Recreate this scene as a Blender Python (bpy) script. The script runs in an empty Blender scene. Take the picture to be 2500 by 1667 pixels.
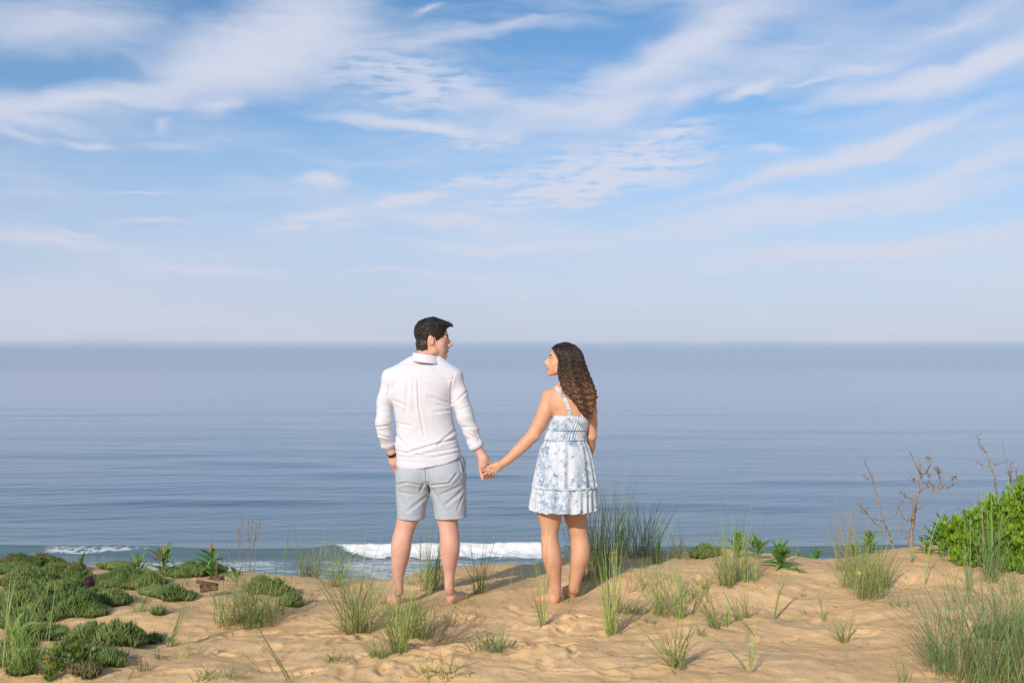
import bpy, math, random
import numpy as np
from mathutils import Vector, Matrix

rng = np.random.default_rng(11)
C = bpy.context.scene.collection
F = 2431.0                      # focal length in photograph pixels (35 mm lens)
CAMZ = 1.62
HZ = 848.0                      # row of the horizon
SEA_Z = -12.0
SUN_EL, SUN_AZ = math.radians(27.5), math.radians(27.0)   # sun low behind the viewer's left shoulder

def W(px, py, Y):
    "point seen at a pixel at depth Y"
    return np.array([(px-1250.0)/F*Y, Y, CAMZ-(py-HZ)/F*Y])
def sm(t): 
    t = np.clip(t, 0, 1); return t*t*(3-2*t)

# ---------------------------------------------------------------- noise
def _hash(ix, iy, iz, seed):
    n = (ix.astype(np.int64)*374761393 + iy.astype(np.int64)*668265263 + iz.astype(np.int64)*2147483647 + seed*974711) & 0xffffffff
    n = ((n ^ (n >> 13)) * 1274126177) & 0xffffffff
    n = n ^ (n >> 16)
    return (n & 0xffff)/32767.5 - 1.0
def noise3(x, y, z, seed=0):
    x, y, z = np.broadcast_arrays(np.asarray(x, float), np.asarray(y, float), np.asarray(z, float))
    ix, iy, iz = np.floor(x), np.floor(y), np.floor(z)
    fx, fy, fz = x-ix, y-iy, z-iz
    fx, fy, fz = [f*f*f*(f*(f*6-15)+10) for f in (fx, fy, fz)]
    r = 0
    for a in (0, 1):
        for b in (0, 1):
            for c in (0, 1):
                w = (fx if a else 1-fx)*(fy if b else 1-fy)*(fz if c else 1-fz)
                r = r + w*_hash(ix+a, iy+b, iz+c, seed)
    return r
def noise2(x, y, seed=0):
    x, y = np.broadcast_arrays(np.asarray(x, float), np.asarray(y, float))
    ix, iy = np.floor(x), np.floor(y)
    fx, fy = x-ix, y-iy
    fx, fy = [f*f*f*(f*(f*6-15)+10) for f in (fx, fy)]
    z0 = np.zeros_like(ix)
    r = 0
    for a in (0, 1):
        for b in (0, 1):
            r = r + (fx if a else 1-fx)*(fy if b else 1-fy)*_hash(ix+a, iy+b, z0, seed)
    return r
def fbm2(x, y, o=4, seed=0):
    r, a = 0, 1.0
    for i in range(o):
        r = r + a*noise2(x*2**i+i*7.3, y*2**i-i*3.1, seed+i); a *= .5
    return r

# ---------------------------------------------------------------- mesh plumbing
def build(name, V, faces, mats, parent=None, smooth=True, attrs=None, midx=None, loc=None, uv=None):
    """ONE mesh object from vertex array and a list of (n,k) index arrays"""
    V = np.asarray(V, dtype=np.float64)
    if loc is not None: V = V - np.asarray(loc)[None, :]
    me = bpy.data.meshes.new(name)
    me.vertices.add(len(V)); me.vertices.foreach_set('co', V.astype(np.float32).ravel())
    tot = sum(f.size for f in faces); n = sum(len(f) for f in faces)
    me.loops.add(tot); me.loops.foreach_set('vertex_index', np.concatenate([f.ravel() for f in faces]).astype(np.int32))
    me.polygons.add(n)
    ls, s = [], 0
    for f in faces:
        ls.append(s+np.arange(len(f))*f.shape[1]); s += f.size
    me.polygons.foreach_set('loop_start', np.concatenate(ls).astype(np.int32))
    if not isinstance(mats, (list, tuple)): mats = [mats]
    for m in mats: me.materials.append(m)
    me.update(calc_edges=True)
    if smooth: me.polygons.foreach_set('use_smooth', np.ones(n, bool))
    if midx is not None: me.polygons.foreach_set('material_index', np.asarray(midx, np.int32))
    if attrs:
        for k, a in attrs.items():
            at = me.attributes.new(k, 'FLOAT', 'POINT'); at.data.foreach_set('value', np.asarray(a, np.float32))
    me.update()
    o = bpy.data.objects.new(name, me); C.objects.link(o)
    if loc is not None: o.location = loc
    if parent is not None:
        o.parent = parent
        if loc is None: o.location = (-parent.location[0], -parent.location[1], -parent.location[2])
        else: o.location = Vector(loc)-parent.location
    return o
def empty(name, loc):
    o = bpy.data.objects.new(name, None); C.objects.link(o); o.location = loc; o.empty_display_size = .1; return o
def tag(o, label=None, cat=None, group=None, kind=None):
    if label: o['label'] = label
    if cat: o['category'] = cat
    if group: o['group'] = group
    if kind: o['kind'] = kind
    return o

class MB:
    "collects many little pieces that make one mesh"
    def __init__(s): s.V = []; s.Q = []; s.T = []; s.a = []; s.b = []; s.n = 0
    def add(s, V, Q=None, T=None, a=0., b=0.):
        V = np.asarray(V, float)
        if Q is not None and len(Q): s.Q.append(np.asarray(Q)+s.n)
        if T is not None and len(T): s.T.append(np.asarray(T)+s.n)
        s.V.append(V); s.a.append(np.broadcast_to(a, len(V))); s.b.append(np.broadcast_to(b, len(V))); s.n += len(V)
    def build(s, name, mats, parent=None, smooth=True, loc=None):
        f = []
        if s.Q: f.append(np.concatenate(s.Q))
        if s.T: f.append(np.concatenate(s.T))
        return build(name, np.concatenate(s.V), f, mats, parent, smooth, {'tint': np.concatenate(s.a), 'along': np.concatenate(s.b)}, loc=loc)
    def tube(s, P, R, sides=5, a=0.):
        P = np.asarray(P, float); n = len(P); R = np.broadcast_to(R, n)
        T = np.gradient(P, axis=0); T /= np.linalg.norm(T, axis=1)[:, None]+1e-9
        ref = np.array([0, 0, 1.]) if abs(T[:, 2]).mean() < .8 else np.array([1., 0, 0])
        U = np.cross(T, ref); U /= np.linalg.norm(U, axis=1)[:, None]+1e-9; Vv = np.cross(T, U)
        th = np.arange(sides)/sides*2*np.pi
        ring = P[:, None]+R[:, None, None]*(np.cos(th)[None, :, None]*U[:, None]+np.sin(th)[None, :, None]*Vv[:, None])
        i = np.arange(n-1)[:, None]*sides; j = np.arange(sides)[None]; j2 = (j+1) % sides
        Q = np.stack([i+j, i+j2, i+sides+j2, i+sides+j], -1).reshape(-1, 4)
        base = np.concatenate([ring.reshape(-1, 3), P[:1], P[-1:]])
        e0, e1 = n*sides, n*sides+1; jj = np.arange(sides); jn = (jj+1) % sides
        T1 = np.stack([np.full(sides, e0), jn, jj], -1); T2 = np.stack([np.full(sides, e1), (n-1)*sides+jj, (n-1)*sides+jn], -1)
        al = np.concatenate([np.repeat(np.linspace(0, 1, n), sides), [0, 1]])
        s.add(base, Q, np.concatenate([T1, T2]), a, al)
    def ribbon(s, P, Wd, side, a=0., fold=.35):
        "thin leaf with a folded mid rib"
        P = np.asarray(P, float); n = len(P); Wd = np.broadcast_to(Wd, n)
        T = np.gradient(P, axis=0); T /= np.linalg.norm(T, axis=1)[:, None]+1e-9
        S = np.asarray(side, float)[None]-T*(T@np.asarray(side, float))[:, None]; S /= np.linalg.norm(S, axis=1)[:, None]+1e-9
        N = np.cross(S, T)
        L = P-S*Wd[:, None]+N*(Wd*fold)[:, None]; R = P+S*Wd[:, None]+N*(Wd*fold)[:, None]
        V = np.stack([L, P, R], 1).reshape(-1, 3)
        i = np.arange(n-1)*3
        Q = np.concatenate([np.stack([i, i+1, i+4, i+3], -1), np.stack([i+1, i+2, i+5, i+4], -1)])
        s.add(V, Q, None, a, np.repeat(np.linspace(0, 1, n), 3))

# ---------------------------------------------------------------- implicit surfaces -> one continuous mesh
def hermite(x, y, xn):
    "monotone smooth interpolation through table knots"
    h = np.diff(x); dl = np.diff(y)/h; m = np.concatenate([[dl[0]], (dl[1:]*h[:-1]+dl[:-1]*h[1:])/(h[1:]+h[:-1]), [dl[-1]]])
    k = np.clip(np.searchsorted(x, xn)-1, 0, len(x)-2); t = (xn-x[k])/h[k]
    return (2*t**3-3*t**2+1)*y[k]+(t**3-2*t**2+t)*h[k]*m[k]+(-2*t**3+3*t**2)*y[k+1]+(t**3-t**2)*h[k]*m[k+1]
class SDF:
    def __init__(s): s.p = []; s.post = []
    def add(s, fn, lo, hi, k=.02, op='u'): s.p.append((fn, np.array(lo, float), np.array(hi, float), k, op)); return s
    def __call__(s, P, mg=.07):
        d = np.full(len(P), 1.0)
        for fn, lo, hi, k, op in s.p:
            m = np.all((P > lo-mg) & (P < hi+mg), axis=1)
            if not m.any(): continue
            e = fn(P[m]); c = d[m]
            if op == 'u': a, b, sg = c, e, 1
            elif op == 's': a, b, sg = -c, e, -1     # subtraction: max(c,-e)
            elif op == 'i': a, b, sg = -c, -e, -1
            if k > 0:
                h = np.maximum(k-np.abs(a-b), 0)/k; r = np.minimum(a, b)-h*h*k*.25
            else: r = np.minimum(a, b)
            if op == 's': r = -r if False else None
            if op == 'u': d[m] = r
            else:
                x, y = (c, -e) if op == 's' else (c, e)
                if k > 0: h = np.maximum(k-np.abs(x-y), 0)/k; d[m] = np.maximum(x, y)+h*h*k*.25
                else: d[m] = np.maximum(x, y)
        for f in s.post: d = f(P, d)
        return d
    def rc(s, a, b, ra, rb, k=.02, op='u', sq=None):
        a = np.asarray(a, float); b = np.asarray(b, float); ab = b-a; L2 = ab@ab+1e-12; r = max(ra, rb)
        def fn(P):
            t = np.clip((P-a)@ab/L2, 0, 1); q = P-a-t[:, None]*ab
            return np.sqrt((q*q).sum(1))-(ra+t*(rb-ra))
        return s.add(fn, np.minimum(a, b)-r, np.maximum(a, b)+r, k, op)
    def el(s, c, r, R=None, k=.02, op='u'):
        c = np.asarray(c, float); r = np.asarray(r, float); m = r.min(); mx = r.max()
        def fn(P):
            q = P-c
            if R is not None: q = q@R
            q = q/r; n = np.sqrt((q*q).sum(1)); g = np.sqrt(((q/r)**2).sum(1))+1e-9
            return n*(n-1)/g
        return s.add(fn, c-mx, c+mx, k, op)
    def loft(s, z, cx, cy, a, b, p=2.0, k=.02, op='u', round_=.01):
        z, cx, cy, a, b = [np.asarray(np.broadcast_to(v, len(z)), float) for v in (z, cx, cy, a, b)]
        o = np.argsort(z); z, cx, cy, a, b = z[o], cx[o], cy[o], a[o], b[o]
        if len(z) > 3:
            zn = np.linspace(z[0], z[-1], len(z)*6)
            cx, cy, a, b = [hermite(z, v, zn) for v in (cx, cy, a, b)]; z = zn
        def fn(P):
            Z = P[:, 2]; A = np.interp(Z, z, a); B = np.interp(Z, z, b)
            X = np.abs(P[:, 0]-np.interp(Z, z, cx))/A; Y = np.abs(P[:, 1]-np.interp(Z, z, cy))/B
            n = (X**p+Y**p)**(1/p); g = np.sqrt((X/A)**2+(Y/B)**2)/np.maximum(n, 1e-6)+1e-9
            d = (n-1)/g
            d = np.where(n < .3, -np.minimum(A, B)*(1-n), d)
            dz = np.maximum(Z-z[-1], z[0]-Z)
            h = np.maximum(round_-np.abs(d-dz), 0)/round_
            return np.maximum(d, dz)+h*h*round_*.25
        return s.add(fn, [min(cx-a), min(cy-b), z[0]], [max(cx+a), max(cy+b), z[-1]], k, op)

def polygonise(f, lo, hi, h, relax=1):
    lo = np.array(lo, float); hi = np.array(hi, float); B = 8
    nb = np.ceil((hi-lo)/(h*B)).astype(int); N = nb*B+1
    bi = np.stack(np.meshgrid(*[np.arange(n) for n in nb], indexing='ij'), -1).reshape(-1, 3)
    dc = f(lo+(bi+.5)*B*h)
    keep = np.abs(dc) < B*h*.95+.006
    D = np.ones(N, np.float32)
    D[:-1, :-1, :-1] = np.repeat(np.repeat(np.repeat(np.sign(dc).reshape(nb), B, 0), B, 1), B, 2)
    kb = bi[keep]; off = np.stack(np.meshgrid(*[np.arange(B+1)]*3, indexing='ij'), -1).reshape(-1, 3)
    for c0 in range(0, len(kb), 600):
        idx = (kb[c0:c0+600, None, :]*B+off[None]).reshape(-1, 3)
        D[idx[:, 0], idx[:, 1], idx[:, 2]] = f(lo+idx*h)
    S = D < 0
    c = np.zeros(np.array(N)-1, np.int8)
    for a in (0, 1):
        for b in (0, 1):
            for d in (0, 1): c += S[a:N[0]-1+a, b:N[1]-1+b, d:N[2]-1+d]
    act = (c > 0) & (c < 8); ci = np.argwhere(act); idm = np.full(act.shape, -1, np.int64); idm[act] = np.arange(len(ci))
    acc = np.zeros((len(ci), 3)); cnt = np.zeros(len(ci))
    cor = [(a, b, d) for a in (0, 1) for b in (0, 1) for d in (0, 1)]
    for i, p in enumerate(cor):
        for q in cor[i+1:]:
            if sum(abs(p[k]-q[k]) for k in range(3)) != 1: continue
            dp = D[ci[:, 0]+p[0], ci[:, 1]+p[1], ci[:, 2]+p[2]]; dq = D[ci[:, 0]+q[0], ci[:, 1]+q[1], ci[:, 2]+q[2]]
            m = (dp < 0) != (dq < 0); t = np.where(m, dp/np.where(m, dp-dq, 1), 0)
            acc += np.where(m[:, None], np.array(p)+(np.array(q)-np.array(p))*t[:, None], 0); cnt += m
    V = lo+(ci+acc/cnt[:, None])*h
    Q = []
    for ax in range(3):
        sl0 = [slice(0, n) for n in N]; sl1 = list(sl0); sl0[ax] = slice(0, N[ax]-1); sl1[ax] = slice(1, N[ax])
        A, Bb = S[tuple(sl0)], S[tuple(sl1)]; e = np.argwhere(A != Bb)
        u, v = (ax+1) % 3, (ax+2) % 3
        e = e[(e[:, u] > 0) & (e[:, v] > 0) & (e[:, u] < N[u]-1) & (e[:, v] < N[v]-1)]
        inside = A[e[:, 0], e[:, 1], e[:, 2]]
        def cell(du, dv):
            x = e.copy(); x[:, u] -= du; x[:, v] -= dv; return idm[x[:, 0], x[:, 1], x[:, 2]]
        q = np.stack([cell(1, 1), cell(0, 1), cell(0, 0), cell(1, 0)], -1)
        q[~inside] = q[~inside][:, ::-1]; q = q[(q >= 0).all(1)]; Q.append(q)
    Q = np.concatenate(Q)
    for _ in range(relax):
        s_ = np.zeros_like(V); n_ = np.zeros(len(V))
        for a, b in ((0, 1), (1, 2), (2, 3), (3, 0)):
            np.add.at(s_, Q[:, a], V[Q[:, b]]); np.add.at(n_, Q[:, a], 1)
            np.add.at(s_, Q[:, b], V[Q[:, a]]); np.add.at(n_, Q[:, b], 1)
        V = V*.5+.5*s_/np.maximum(n_, 1)[:, None]
    return V, Q

# ---------------------------------------------------------------- materials
def mat(name):
    m = bpy.data.materials.new(name); m.use_nodes = True; nt = m.node_tree; nt.nodes.clear()
    return m, nt, nt.nodes, nt.links
class G:
    "short hand for node graphs"
    def __init__(s, nt): s.nt = nt
    def n(s, t, **kw):
        x = s.nt.nodes.new(t)
        for k, v in kw.items(): setattr(x, k, v)
        return x
    def put(s, sock, v):
        if hasattr(v, 'is_output') or isinstance(v, bpy.types.NodeSocket): s.nt.links.new(v, sock)
        else:
            try: sock.default_value = v
            except Exception: sock.default_value = (*v, 1.0)
    def math(s, op, a, b=0., c=0., clamp=False):
        x = s.n('ShaderNodeMath', operation=op, use_clamp=clamp); s.put(x.inputs[0], a); s.put(x.inputs[1], b); s.put(x.inputs[2], c); return x.outputs[0]
    def mix(s, f, a, b, blend='MIX'):
        x = s.n('ShaderNodeMix', data_type='RGBA', blend_type=blend); s.put(x.inputs[0], f); s.put(x.inputs[6], a); s.put(x.inputs[7], b); return x.outputs[2]
    def noise(s, vec, scale, detail=4., rough=.55, dist=0., out=0):
        x = s.n('ShaderNodeTexNoise'); s.put(x.inputs['Vector'], vec); s.put(x.inputs['Scale'], scale); s.put(x.inputs['Detail'], detail); s.put(x.inputs['Roughness'], rough); s.put(x.inputs['Distortion'], dist); return x.outputs[out]
    def map(s, vec, loc=(0, 0, 0), rot=(0, 0, 0), sc=(1, 1, 1), typ='POINT'):
        x = s.n('ShaderNodeMapping', vector_type=typ); s.put(x.inputs[0], vec); x.inputs[1].default_value = loc; x.inputs[2].default_value = rot; x.inputs[3].default_value = sc; return x.outputs[0]
    def ramp(s, f, stops, interp='LINEAR'):
        x = s.n('ShaderNodeValToRGB'); s.put(x.inputs[0], f); r = x.color_ramp; r.interpolation = interp
        while len(r.elements) < len(stops): r.elements.new(.5)
        for e, (p, c) in zip(r.elements, stops): e.position = p; e.color = (c, c, c, 1) if isinstance(c, (int, float)) else (*c, 1)
        return x.outputs[0]
    def mr(s, v, a, b, c=0., d=1., interp='SMOOTHSTEP'):
        x = s.n('ShaderNodeMapRange', interpolation_type=interp); s.put(x.inputs[0], v); s.put(x.inputs[1], a); s.put(x.inputs[2], b); s.put(x.inputs[3], c); s.put(x.inputs[4], d); return x.outputs[0]
    def bump(s, h, strength=.5, dist=.01, nrm=None):
        x = s.n('ShaderNodeBump'); s.put(x.inputs['Height'], h); x.inputs['Strength'].default_value = strength; x.inputs['Distance'].default_value = dist
        if nrm is not None: s.put(x.inputs['Normal'], nrm)
        return x.outputs[0]
    def attr(s, name): 
        x = s.n('ShaderNodeAttribute', attribute_name=name); return x.outputs['Fac']
    def pos(s): return s.n('ShaderNodeNewGeometry').outputs['Position']
    def obj(s): return s.n('ShaderNodeTexCoord').outputs['Object']
    def sep(s, v):
        x = s.n('ShaderNodeSeparateXYZ'); s.put(x.inputs[0], v); return x.outputs
    def bsdf(s, col, rough=.8, nrm=None, **kw):
        b = s.n('ShaderNodeBsdfPrincipled'); s.put(b.inputs['Base Color'], col); s.put(b.inputs['Roughness'], rough)
        if nrm is not None: s.put(b.inputs['Normal'], nrm)
        for k, v in kw.items(): s.put(b.inputs[k], v)
        return b
    def out(s, sh): 
        o = s.n('ShaderNodeOutputMaterial'); s.nt.links.new(sh.outputs[0] if hasattr(sh, 'outputs') else sh, o.inputs[0])
def M(name, f):
    m, nt, _, _ = mat(name); g = G(nt); g.out(f(g)); return m
# ================================================================ camera, sun, sky
scn = bpy.context.scene
cam_d = bpy.data.cameras.new('camera'); cam = bpy.data.objects.new('camera', cam_d); C.objects.link(cam); scn.camera = cam
cam_d.sensor_width = 36.0; cam_d.lens = 36.0*F/2500.0; cam_d.clip_start = .1; cam_d.clip_end = 100000
cam.location = (0, 0, CAMZ); cam.rotation_euler = (math.radians(90)+math.atan((HZ-833.5)/F), 0, 0)
scn.view_settings.view_transform = 'Standard'; scn.view_settings.look = 'None'; scn.view_settings.exposure = 0.0; scn.view_settings.gamma = 1
scn.cycles.max_bounces = 5; scn.cycles.diffuse_bounces = 3; scn.cycles.glossy_bounces = 3; scn.cycles.transparent_max_bounces = 6
scn.render.resolution_x = 1024; scn.render.resolution_y = 682
sd = bpy.data.lights.new('sun', 'SUN'); sd.energy = 3.95; sd.angle = math.radians(1.6); sd.color = (1.0, .88, .74)
sun = bpy.data.objects.new('sun', sd); C.objects.link(sun)
sv = Vector((-math.sin(SUN_AZ)*math.cos(SUN_EL), -math.cos(SUN_AZ)*math.cos(SUN_EL), math.sin(SUN_EL)))
sun.rotation_euler = sv.to_track_quat('Z', 'Y').to_euler(); sun.location = (-4, -8, 6)

wd = bpy.data.worlds.new('World'); scn.world = wd; wd.use_nodes = True; nt = wd.node_tree; nt.nodes.clear(); g = G(nt)
sky = g.n('ShaderNodeTexSky', sky_type='NISHITA', sun_disc=False)
sky.sun_elevation = SUN_EL; sky.sun_rotation = math.radians(180)+SUN_AZ; sky.altitude = 10; sky.air_density = 1.0; sky.dust_density = .6; sky.ozone_density = 1.6
tc = g.n('ShaderNodeTexCoord').outputs['Generated']
sx = g.sep(tc)
az = g.math('ARCTAN2', sx[0], sx[1]); el = g.math('ARCSINE', sx[2])
cb = g.n('ShaderNodeCombineXYZ'); g.put(cb.inputs[0], az); g.put(cb.inputs[1], el); ae = cb.outputs[0]
# clear-air colour: the physical sky, a little richer overhead, whitening into sea mist low down
base = g.mix(1.0, sky.outputs[0], (1.0, 1.0, 1.0), 'MULTIPLY')
def P2(dx, dy):
    px, py = dx*1.0629, dy*1.0629
    x = (px-1250)/F; z = (HZ-py)/F; return math.atan(x), math.atan(z/math.hypot(1, x))
# feathered cirrus: irregular warp of direction space, then placed streaks
w1 = g.noise(g.map(ae, sc=(1, 1.6, 1)), 5.0, 3., .6, 0., 1)
w2 = g.noise(g.map(ae, sc=(1, 2.2, 1)), 22.0, 2., .6, 0., 1)
def vm(op, a, b, sc=None):
    x = g.n('ShaderNodeVectorMath', operation=op); g.put(x.inputs[0], a); g.put(x.inputs[1], b)
    if sc is not None: g.put(x.inputs['Scale'], sc)
    return x.outputs[0]
wv = vm('ADD', vm('MULTIPLY', vm('SUBTRACT', w1, (.5, .5, .5)), (.10, .055, 0)), vm('MULTIPLY', vm('SUBTRACT', w2, (.5, .5, .5)), (.022, .012, 0)))
aw = vm('ADD', ae, wv)
STREAKS = [  # displayed x, y, half length, half width, angle (deg, up to the right), strength
 (610, 110, 250, 95, 22, .95), (720, 60, 170, 110, 30, .65), (480, 150, 190, 60, 15, .55), (210, 238, 230, 38, 13, 1.05), (110, 295, 120, 16, -5, .45), (30, 255, 90, 50, 20, .35),
 (90, 50, 240, 60, 5, .42), (500, 245, 70, 26, 12, .55), (385, 290, 16, 30, -30, .45), (60, 325, 70, 14, -15, .35), (230, 345, 60, 8, 5, .3),
 (1060, 92, 280, 17, 9, .55), (985, 30, 40, 12, 25, .4), (1190, 60, 130, 8, 12, .3), (950, 283, 230, 18, -3, 1.0), (1180, 238, 240, 22, -6, .65), (1420, 232, 240, 20, 8, .5),
 (1480, 160, 300, 50, 22, .85), (1640, 60, 210, 75, 25, .72), (1800, 120, 330, 60, 10, .42), (1400, 262, 110, 26, 16, .72), (1560, 225, 90, 24, 20, .62),
 (1715, 198, 70, 14, 18, 1.3), (1860, 180, 90, 8, 0, .6), (2120, 172, 280, 22, 7, 1.15), (2300, 128, 200, 32, 14, 1.1), (1990, 150, 120, 20, 10, .45), (2200, 50, 260, 22, 12, .4),
 (1900, 372, 320, 24, 14, 1.0), (2080, 318, 150, 18, 20, .5), (1740, 348, 70, 12, 0, .4), (2200, 395, 260, 22, 10, .6), (2050, 450, 380, 26, 4, .5), (1700, 520, 420, 30, 5, .42),
 (2150, 560, 420, 34, 4, .55), (1900, 590, 300, 16, 4, .4), (1150, 572, 250, 15, 0, .45), (1030, 520, 180, 15, -2, .42), (90, 545, 190, 20, -6, .40), (160, 530, 70, 7, -5, .4), (480, 612, 260, 14, 1, .3),
 (725, 425, 66, 20, 6, 1.0), (935, 468, 68, 20, 8, 1.0), (745, 505, 85, 16, 6, .7), (380, 345, 60, 9, 0, .25), (330, 448, 80, 5, 0, .25), (360, 505, 100, 8, 4, .3), (960, 625, 200, 9, 0, .25)]
RIPPLES = [(880, 170, 170, 55, -3, .55), (1000, 215, 160, 40, 0, .5), (1430, 375, 190, 62, 4, 1.0), (1300, 440, 170, 40, 5, .95), (1110, 320, 120, 16, 5, .6), (1110, 415, 140, 26, 8, .6), (1530, 300, 110, 26, 10, .7), (1230, 480, 200, 14, 4, .6),
 (720, 525, 130, 22, 2, .5), (1850, 480, 300, 30, 2, .35), (930, 470, 80, 20, 8, .35)]
def streaks(lst, vec):
    acc = None
    for dx, dy, hl, hw, an, st in lst:
        if dy > 330: st *= 1.35
        a_, e_ = P2(dx, dy); k = 1.0629/F*1.45
        m = g.map(vec, (a_, e_, 0), (0, 0, math.radians(an)), (hl*k, hw*k, 1), 'TEXTURE')
        q = g.n('ShaderNodeTexGradient', gradient_type='QUADRATIC_SPHERE'); g.put(q.inputs[0], m)
        v = g.math('MULTIPLY', q.outputs['Fac'], st*1.7) if acc is None else g.math('MULTIPLY_ADD', q.outputs['Fac'], st*1.7, acc)
        acc = v
    return acc
d1 = streaks(STREAKS, aw)
d2 = g.math('MULTIPLY', streaks(RIPPLES, aw), 1.35)
# fibrous texture along the wisps
fb = g.noise(g.map(aw, rot=(0, 0, math.radians(-14)), sc=(5, 26, 1)), 1.0, 5., .66)
fb2 = g.noise(g.map(aw, sc=(26, 60, 1)), 1.0, 3., .6)
fb3 = g.noise(g.map(aw, rot=(0, 0, math.radians(-17)), sc=(9, 85, 1)), 1.0, 3., .6)
dens1 = g.math('MULTIPLY', d1, g.math('MAXIMUM', g.math('MULTIPLY_ADD', fb, 2.1, g.math('MULTIPLY_ADD', fb2, .6, g.math('MULTIPLY_ADD', fb3, 1.1, -.98))), .08))
ar = vm('ADD', ae, vm('MULTIPLY', wv, (.22, .22, 0)))
rp = g.noise(g.map(ar, rot=(0, 0, math.radians(-4)), sc=(26, 175, 1)), 1.0, 3., .55)
rp2 = g.noise(g.map(ar, sc=(40, 75, 1)), 1.0, 3., .5)
dens2 = g.math('MULTIPLY', d2, g.mr(g.math('MULTIPLY_ADD', rp2, .45, g.math('MULTIPLY', rp, .75)), .44, .74))
bg = g.mr(g.noise(g.map(aw, rot=(0, 0, math.radians(-6)), sc=(2.2, 13, 1)), 1.0, 4., .62), .40, .72, 0., .5)
dens = g.math('ADD', g.math('ADD', dens1, dens2), bg)
veil = g.mr(el, math.radians(1.5), math.radians(16.), .80, 0.0)
densn = g.math('SUBTRACT', 1.0, g.math('EXPONENT', g.math('MULTIPLY', dens, -1.8)))
densn = g.math('MULTIPLY', densn, .92)
cloud_col = g.mix(g.mr(el, 0., .33), (6.6, 6.8, 7.95), (6.9, 7.2, 8.4))
clear = g.mix(g.mr(el, math.radians(0), math.radians(24), 0., 1., 'LINEAR'), g.mix(1., base, (.91, 1.10, 1.33), 'MULTIPLY'), g.mix(1., base, (.69, 1.06, 1.27), 'MULTIPLY'))
c1 = g.mix(veil, clear, (5.35, 5.85, 7.6))
c2 = g.mix(densn, c1, cloud_col)
# blue-grey mist bank lying on the horizon
band = g.math('MULTIPLY', g.mr(el, math.radians(.02), math.radians(.52), 1., 0.), g.mr(el, -.001, .0, .0, 1.))
c3 = g.mix(g.math('MULTIPLY', band, .85), c2, (3.5, 4.7, 6.5))
bgN = g.n('ShaderNodeBackground'); g.put(bgN.inputs[0], c3); bgN.inputs[1].default_value = .10
wo = g.n('ShaderNodeOutputWorld'); nt.links.new(bgN.outputs[0], wo.inputs[0])
# ================================================================ ground and sea
_rx = (np.array([-300, 0, 60, 150, 230, 330, 500, 620, 700, 800, 900, 960, 1010, 1090, 1170, 1240, 1300, 1385, 1450, 1560, 1620, 1700, 1780, 1850, 1920, 1980, 2050, 2150, 2200, 2270, 2350, 2500, 2800])-1250)*.00329
_rz = CAMZ-(np.array([1372, 1366, 1362, 1376, 1388, 1398, 1402, 1402, 1403, 1405, 1400, 1402, 1388, 1376, 1372, 1374, 1379, 1362, 1356, 1346, 1342, 1348, 1334, 1340, 1344, 1354, 1352, 1332, 1327, 1322, 1336, 1330, 1326])-HZ)*.00329
FR = np.random.default_rng(5)
prints = []
for i in range(120):     # footprints trodden over the middle of the path
    px = FR.normal(1120, 290) if i < 85 else FR.uniform(300, 2400); py = FR.uniform(1490, 1660) if i < 75 else FR.uniform(1400, 1660)
    Y = CAMZ*F/(py-HZ); prints.append(((px-1250)/F*Y, Y, FR.uniform(-.6, 1.9), FR.uniform(.05, .12), FR.uniform(.022, .042), FR.uniform(.007, .018)))
def height(x, y):
    x = np.asarray(x, float); y = np.asarray(y, float)
    zr = np.interp(x, _rx, _rz)
    t = sm((y-5.9)/2.0)
    h = zr*t
    d = y-(8.25+.15*np.sin(x*1.7)); s = .14
    drop = .72*s*np.logaddexp(0, d/s)
    calm = np.exp(-(((x+.55)/.6)**2+((y-6.45)/.35)**2))+np.exp(-(((x-.36)/.35)**2+((y-6.45)/.3)**2))
    nearr = np.exp(-((y-6.0)/4.5)**2)
    keep = 1-np.clip(calm, 0, 1)
    edge = 1-.75*sm((y-7.0)/1.0)
    big = fbm2(x*.75, y*1.0, 3, 31)*.050+fbm2(x*2.6, y*3.4, 3, 40)*.017
    fine = fbm2(x*8, y*11, 3, 51)*.0065
    h = h+(big*edge+fine*(.5+.5*edge))*keep*nearr
    h = h+.05*np.exp(-(((x-1.4)/.9)**2+((y-6.9)/.55)**2))+.06*np.exp(-(((x-2.9)/.5)**2+((y-7.4)/.5)**2))-.05*np.exp(-(((x+1.9)/1.2)**2+((y-5.7)/.5)**2))
    h = h+fbm2(x*.05, y*.05, 3, 3)*.6*sm((np.hypot(x, y-6)-14)/20)
    h = h-drop
    # the beach at the bluff's foot, running under the water
    beach = -11.2-(y-24)*.028+fbm2(x*.06, y*.1, 2, 8)*.12
    k = 1.2; hh = np.maximum(k-np.abs(h-beach), 0)/k
    return np.maximum(h, beach)+hh*hh*k*.25
def sand(x, y):
    h = height(x, y)
    sel = (y > 4) & (y < 8) & (np.abs(x) < 5)
    add = np.zeros_like(h); xs, ys = x[sel], y[sel]; a = np.zeros_like(xs)
    for fx, fy, an, L, Wd, dp in prints:
        m = (np.abs(xs-fx) < .3) & (np.abs(ys-fy) < .3)
        if not m.any(): continue
        ux, uy = (xs[m]-fx), (ys[m]-fy); p = (ux*math.cos(an)+uy*math.sin(an))/L; q = (-ux*math.sin(an)+uy*math.cos(an))/Wd
        r = p*p+q*q; a[m] += -dp*np.exp(-r*r)+.45*dp*np.exp(-((np.sqrt(r)-1.5)/.35)**2)
    # raking ripples between the footprints, lower centre
    rp = np.exp(-(((xs-.25)/.9)**2+((ys-5.15)/.45)**2))
    a += rp*.010*noise2(xs*3.2+ys*1.5, ys*19-xs*5, 77)
    add[sel] = a
    return h+add
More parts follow.
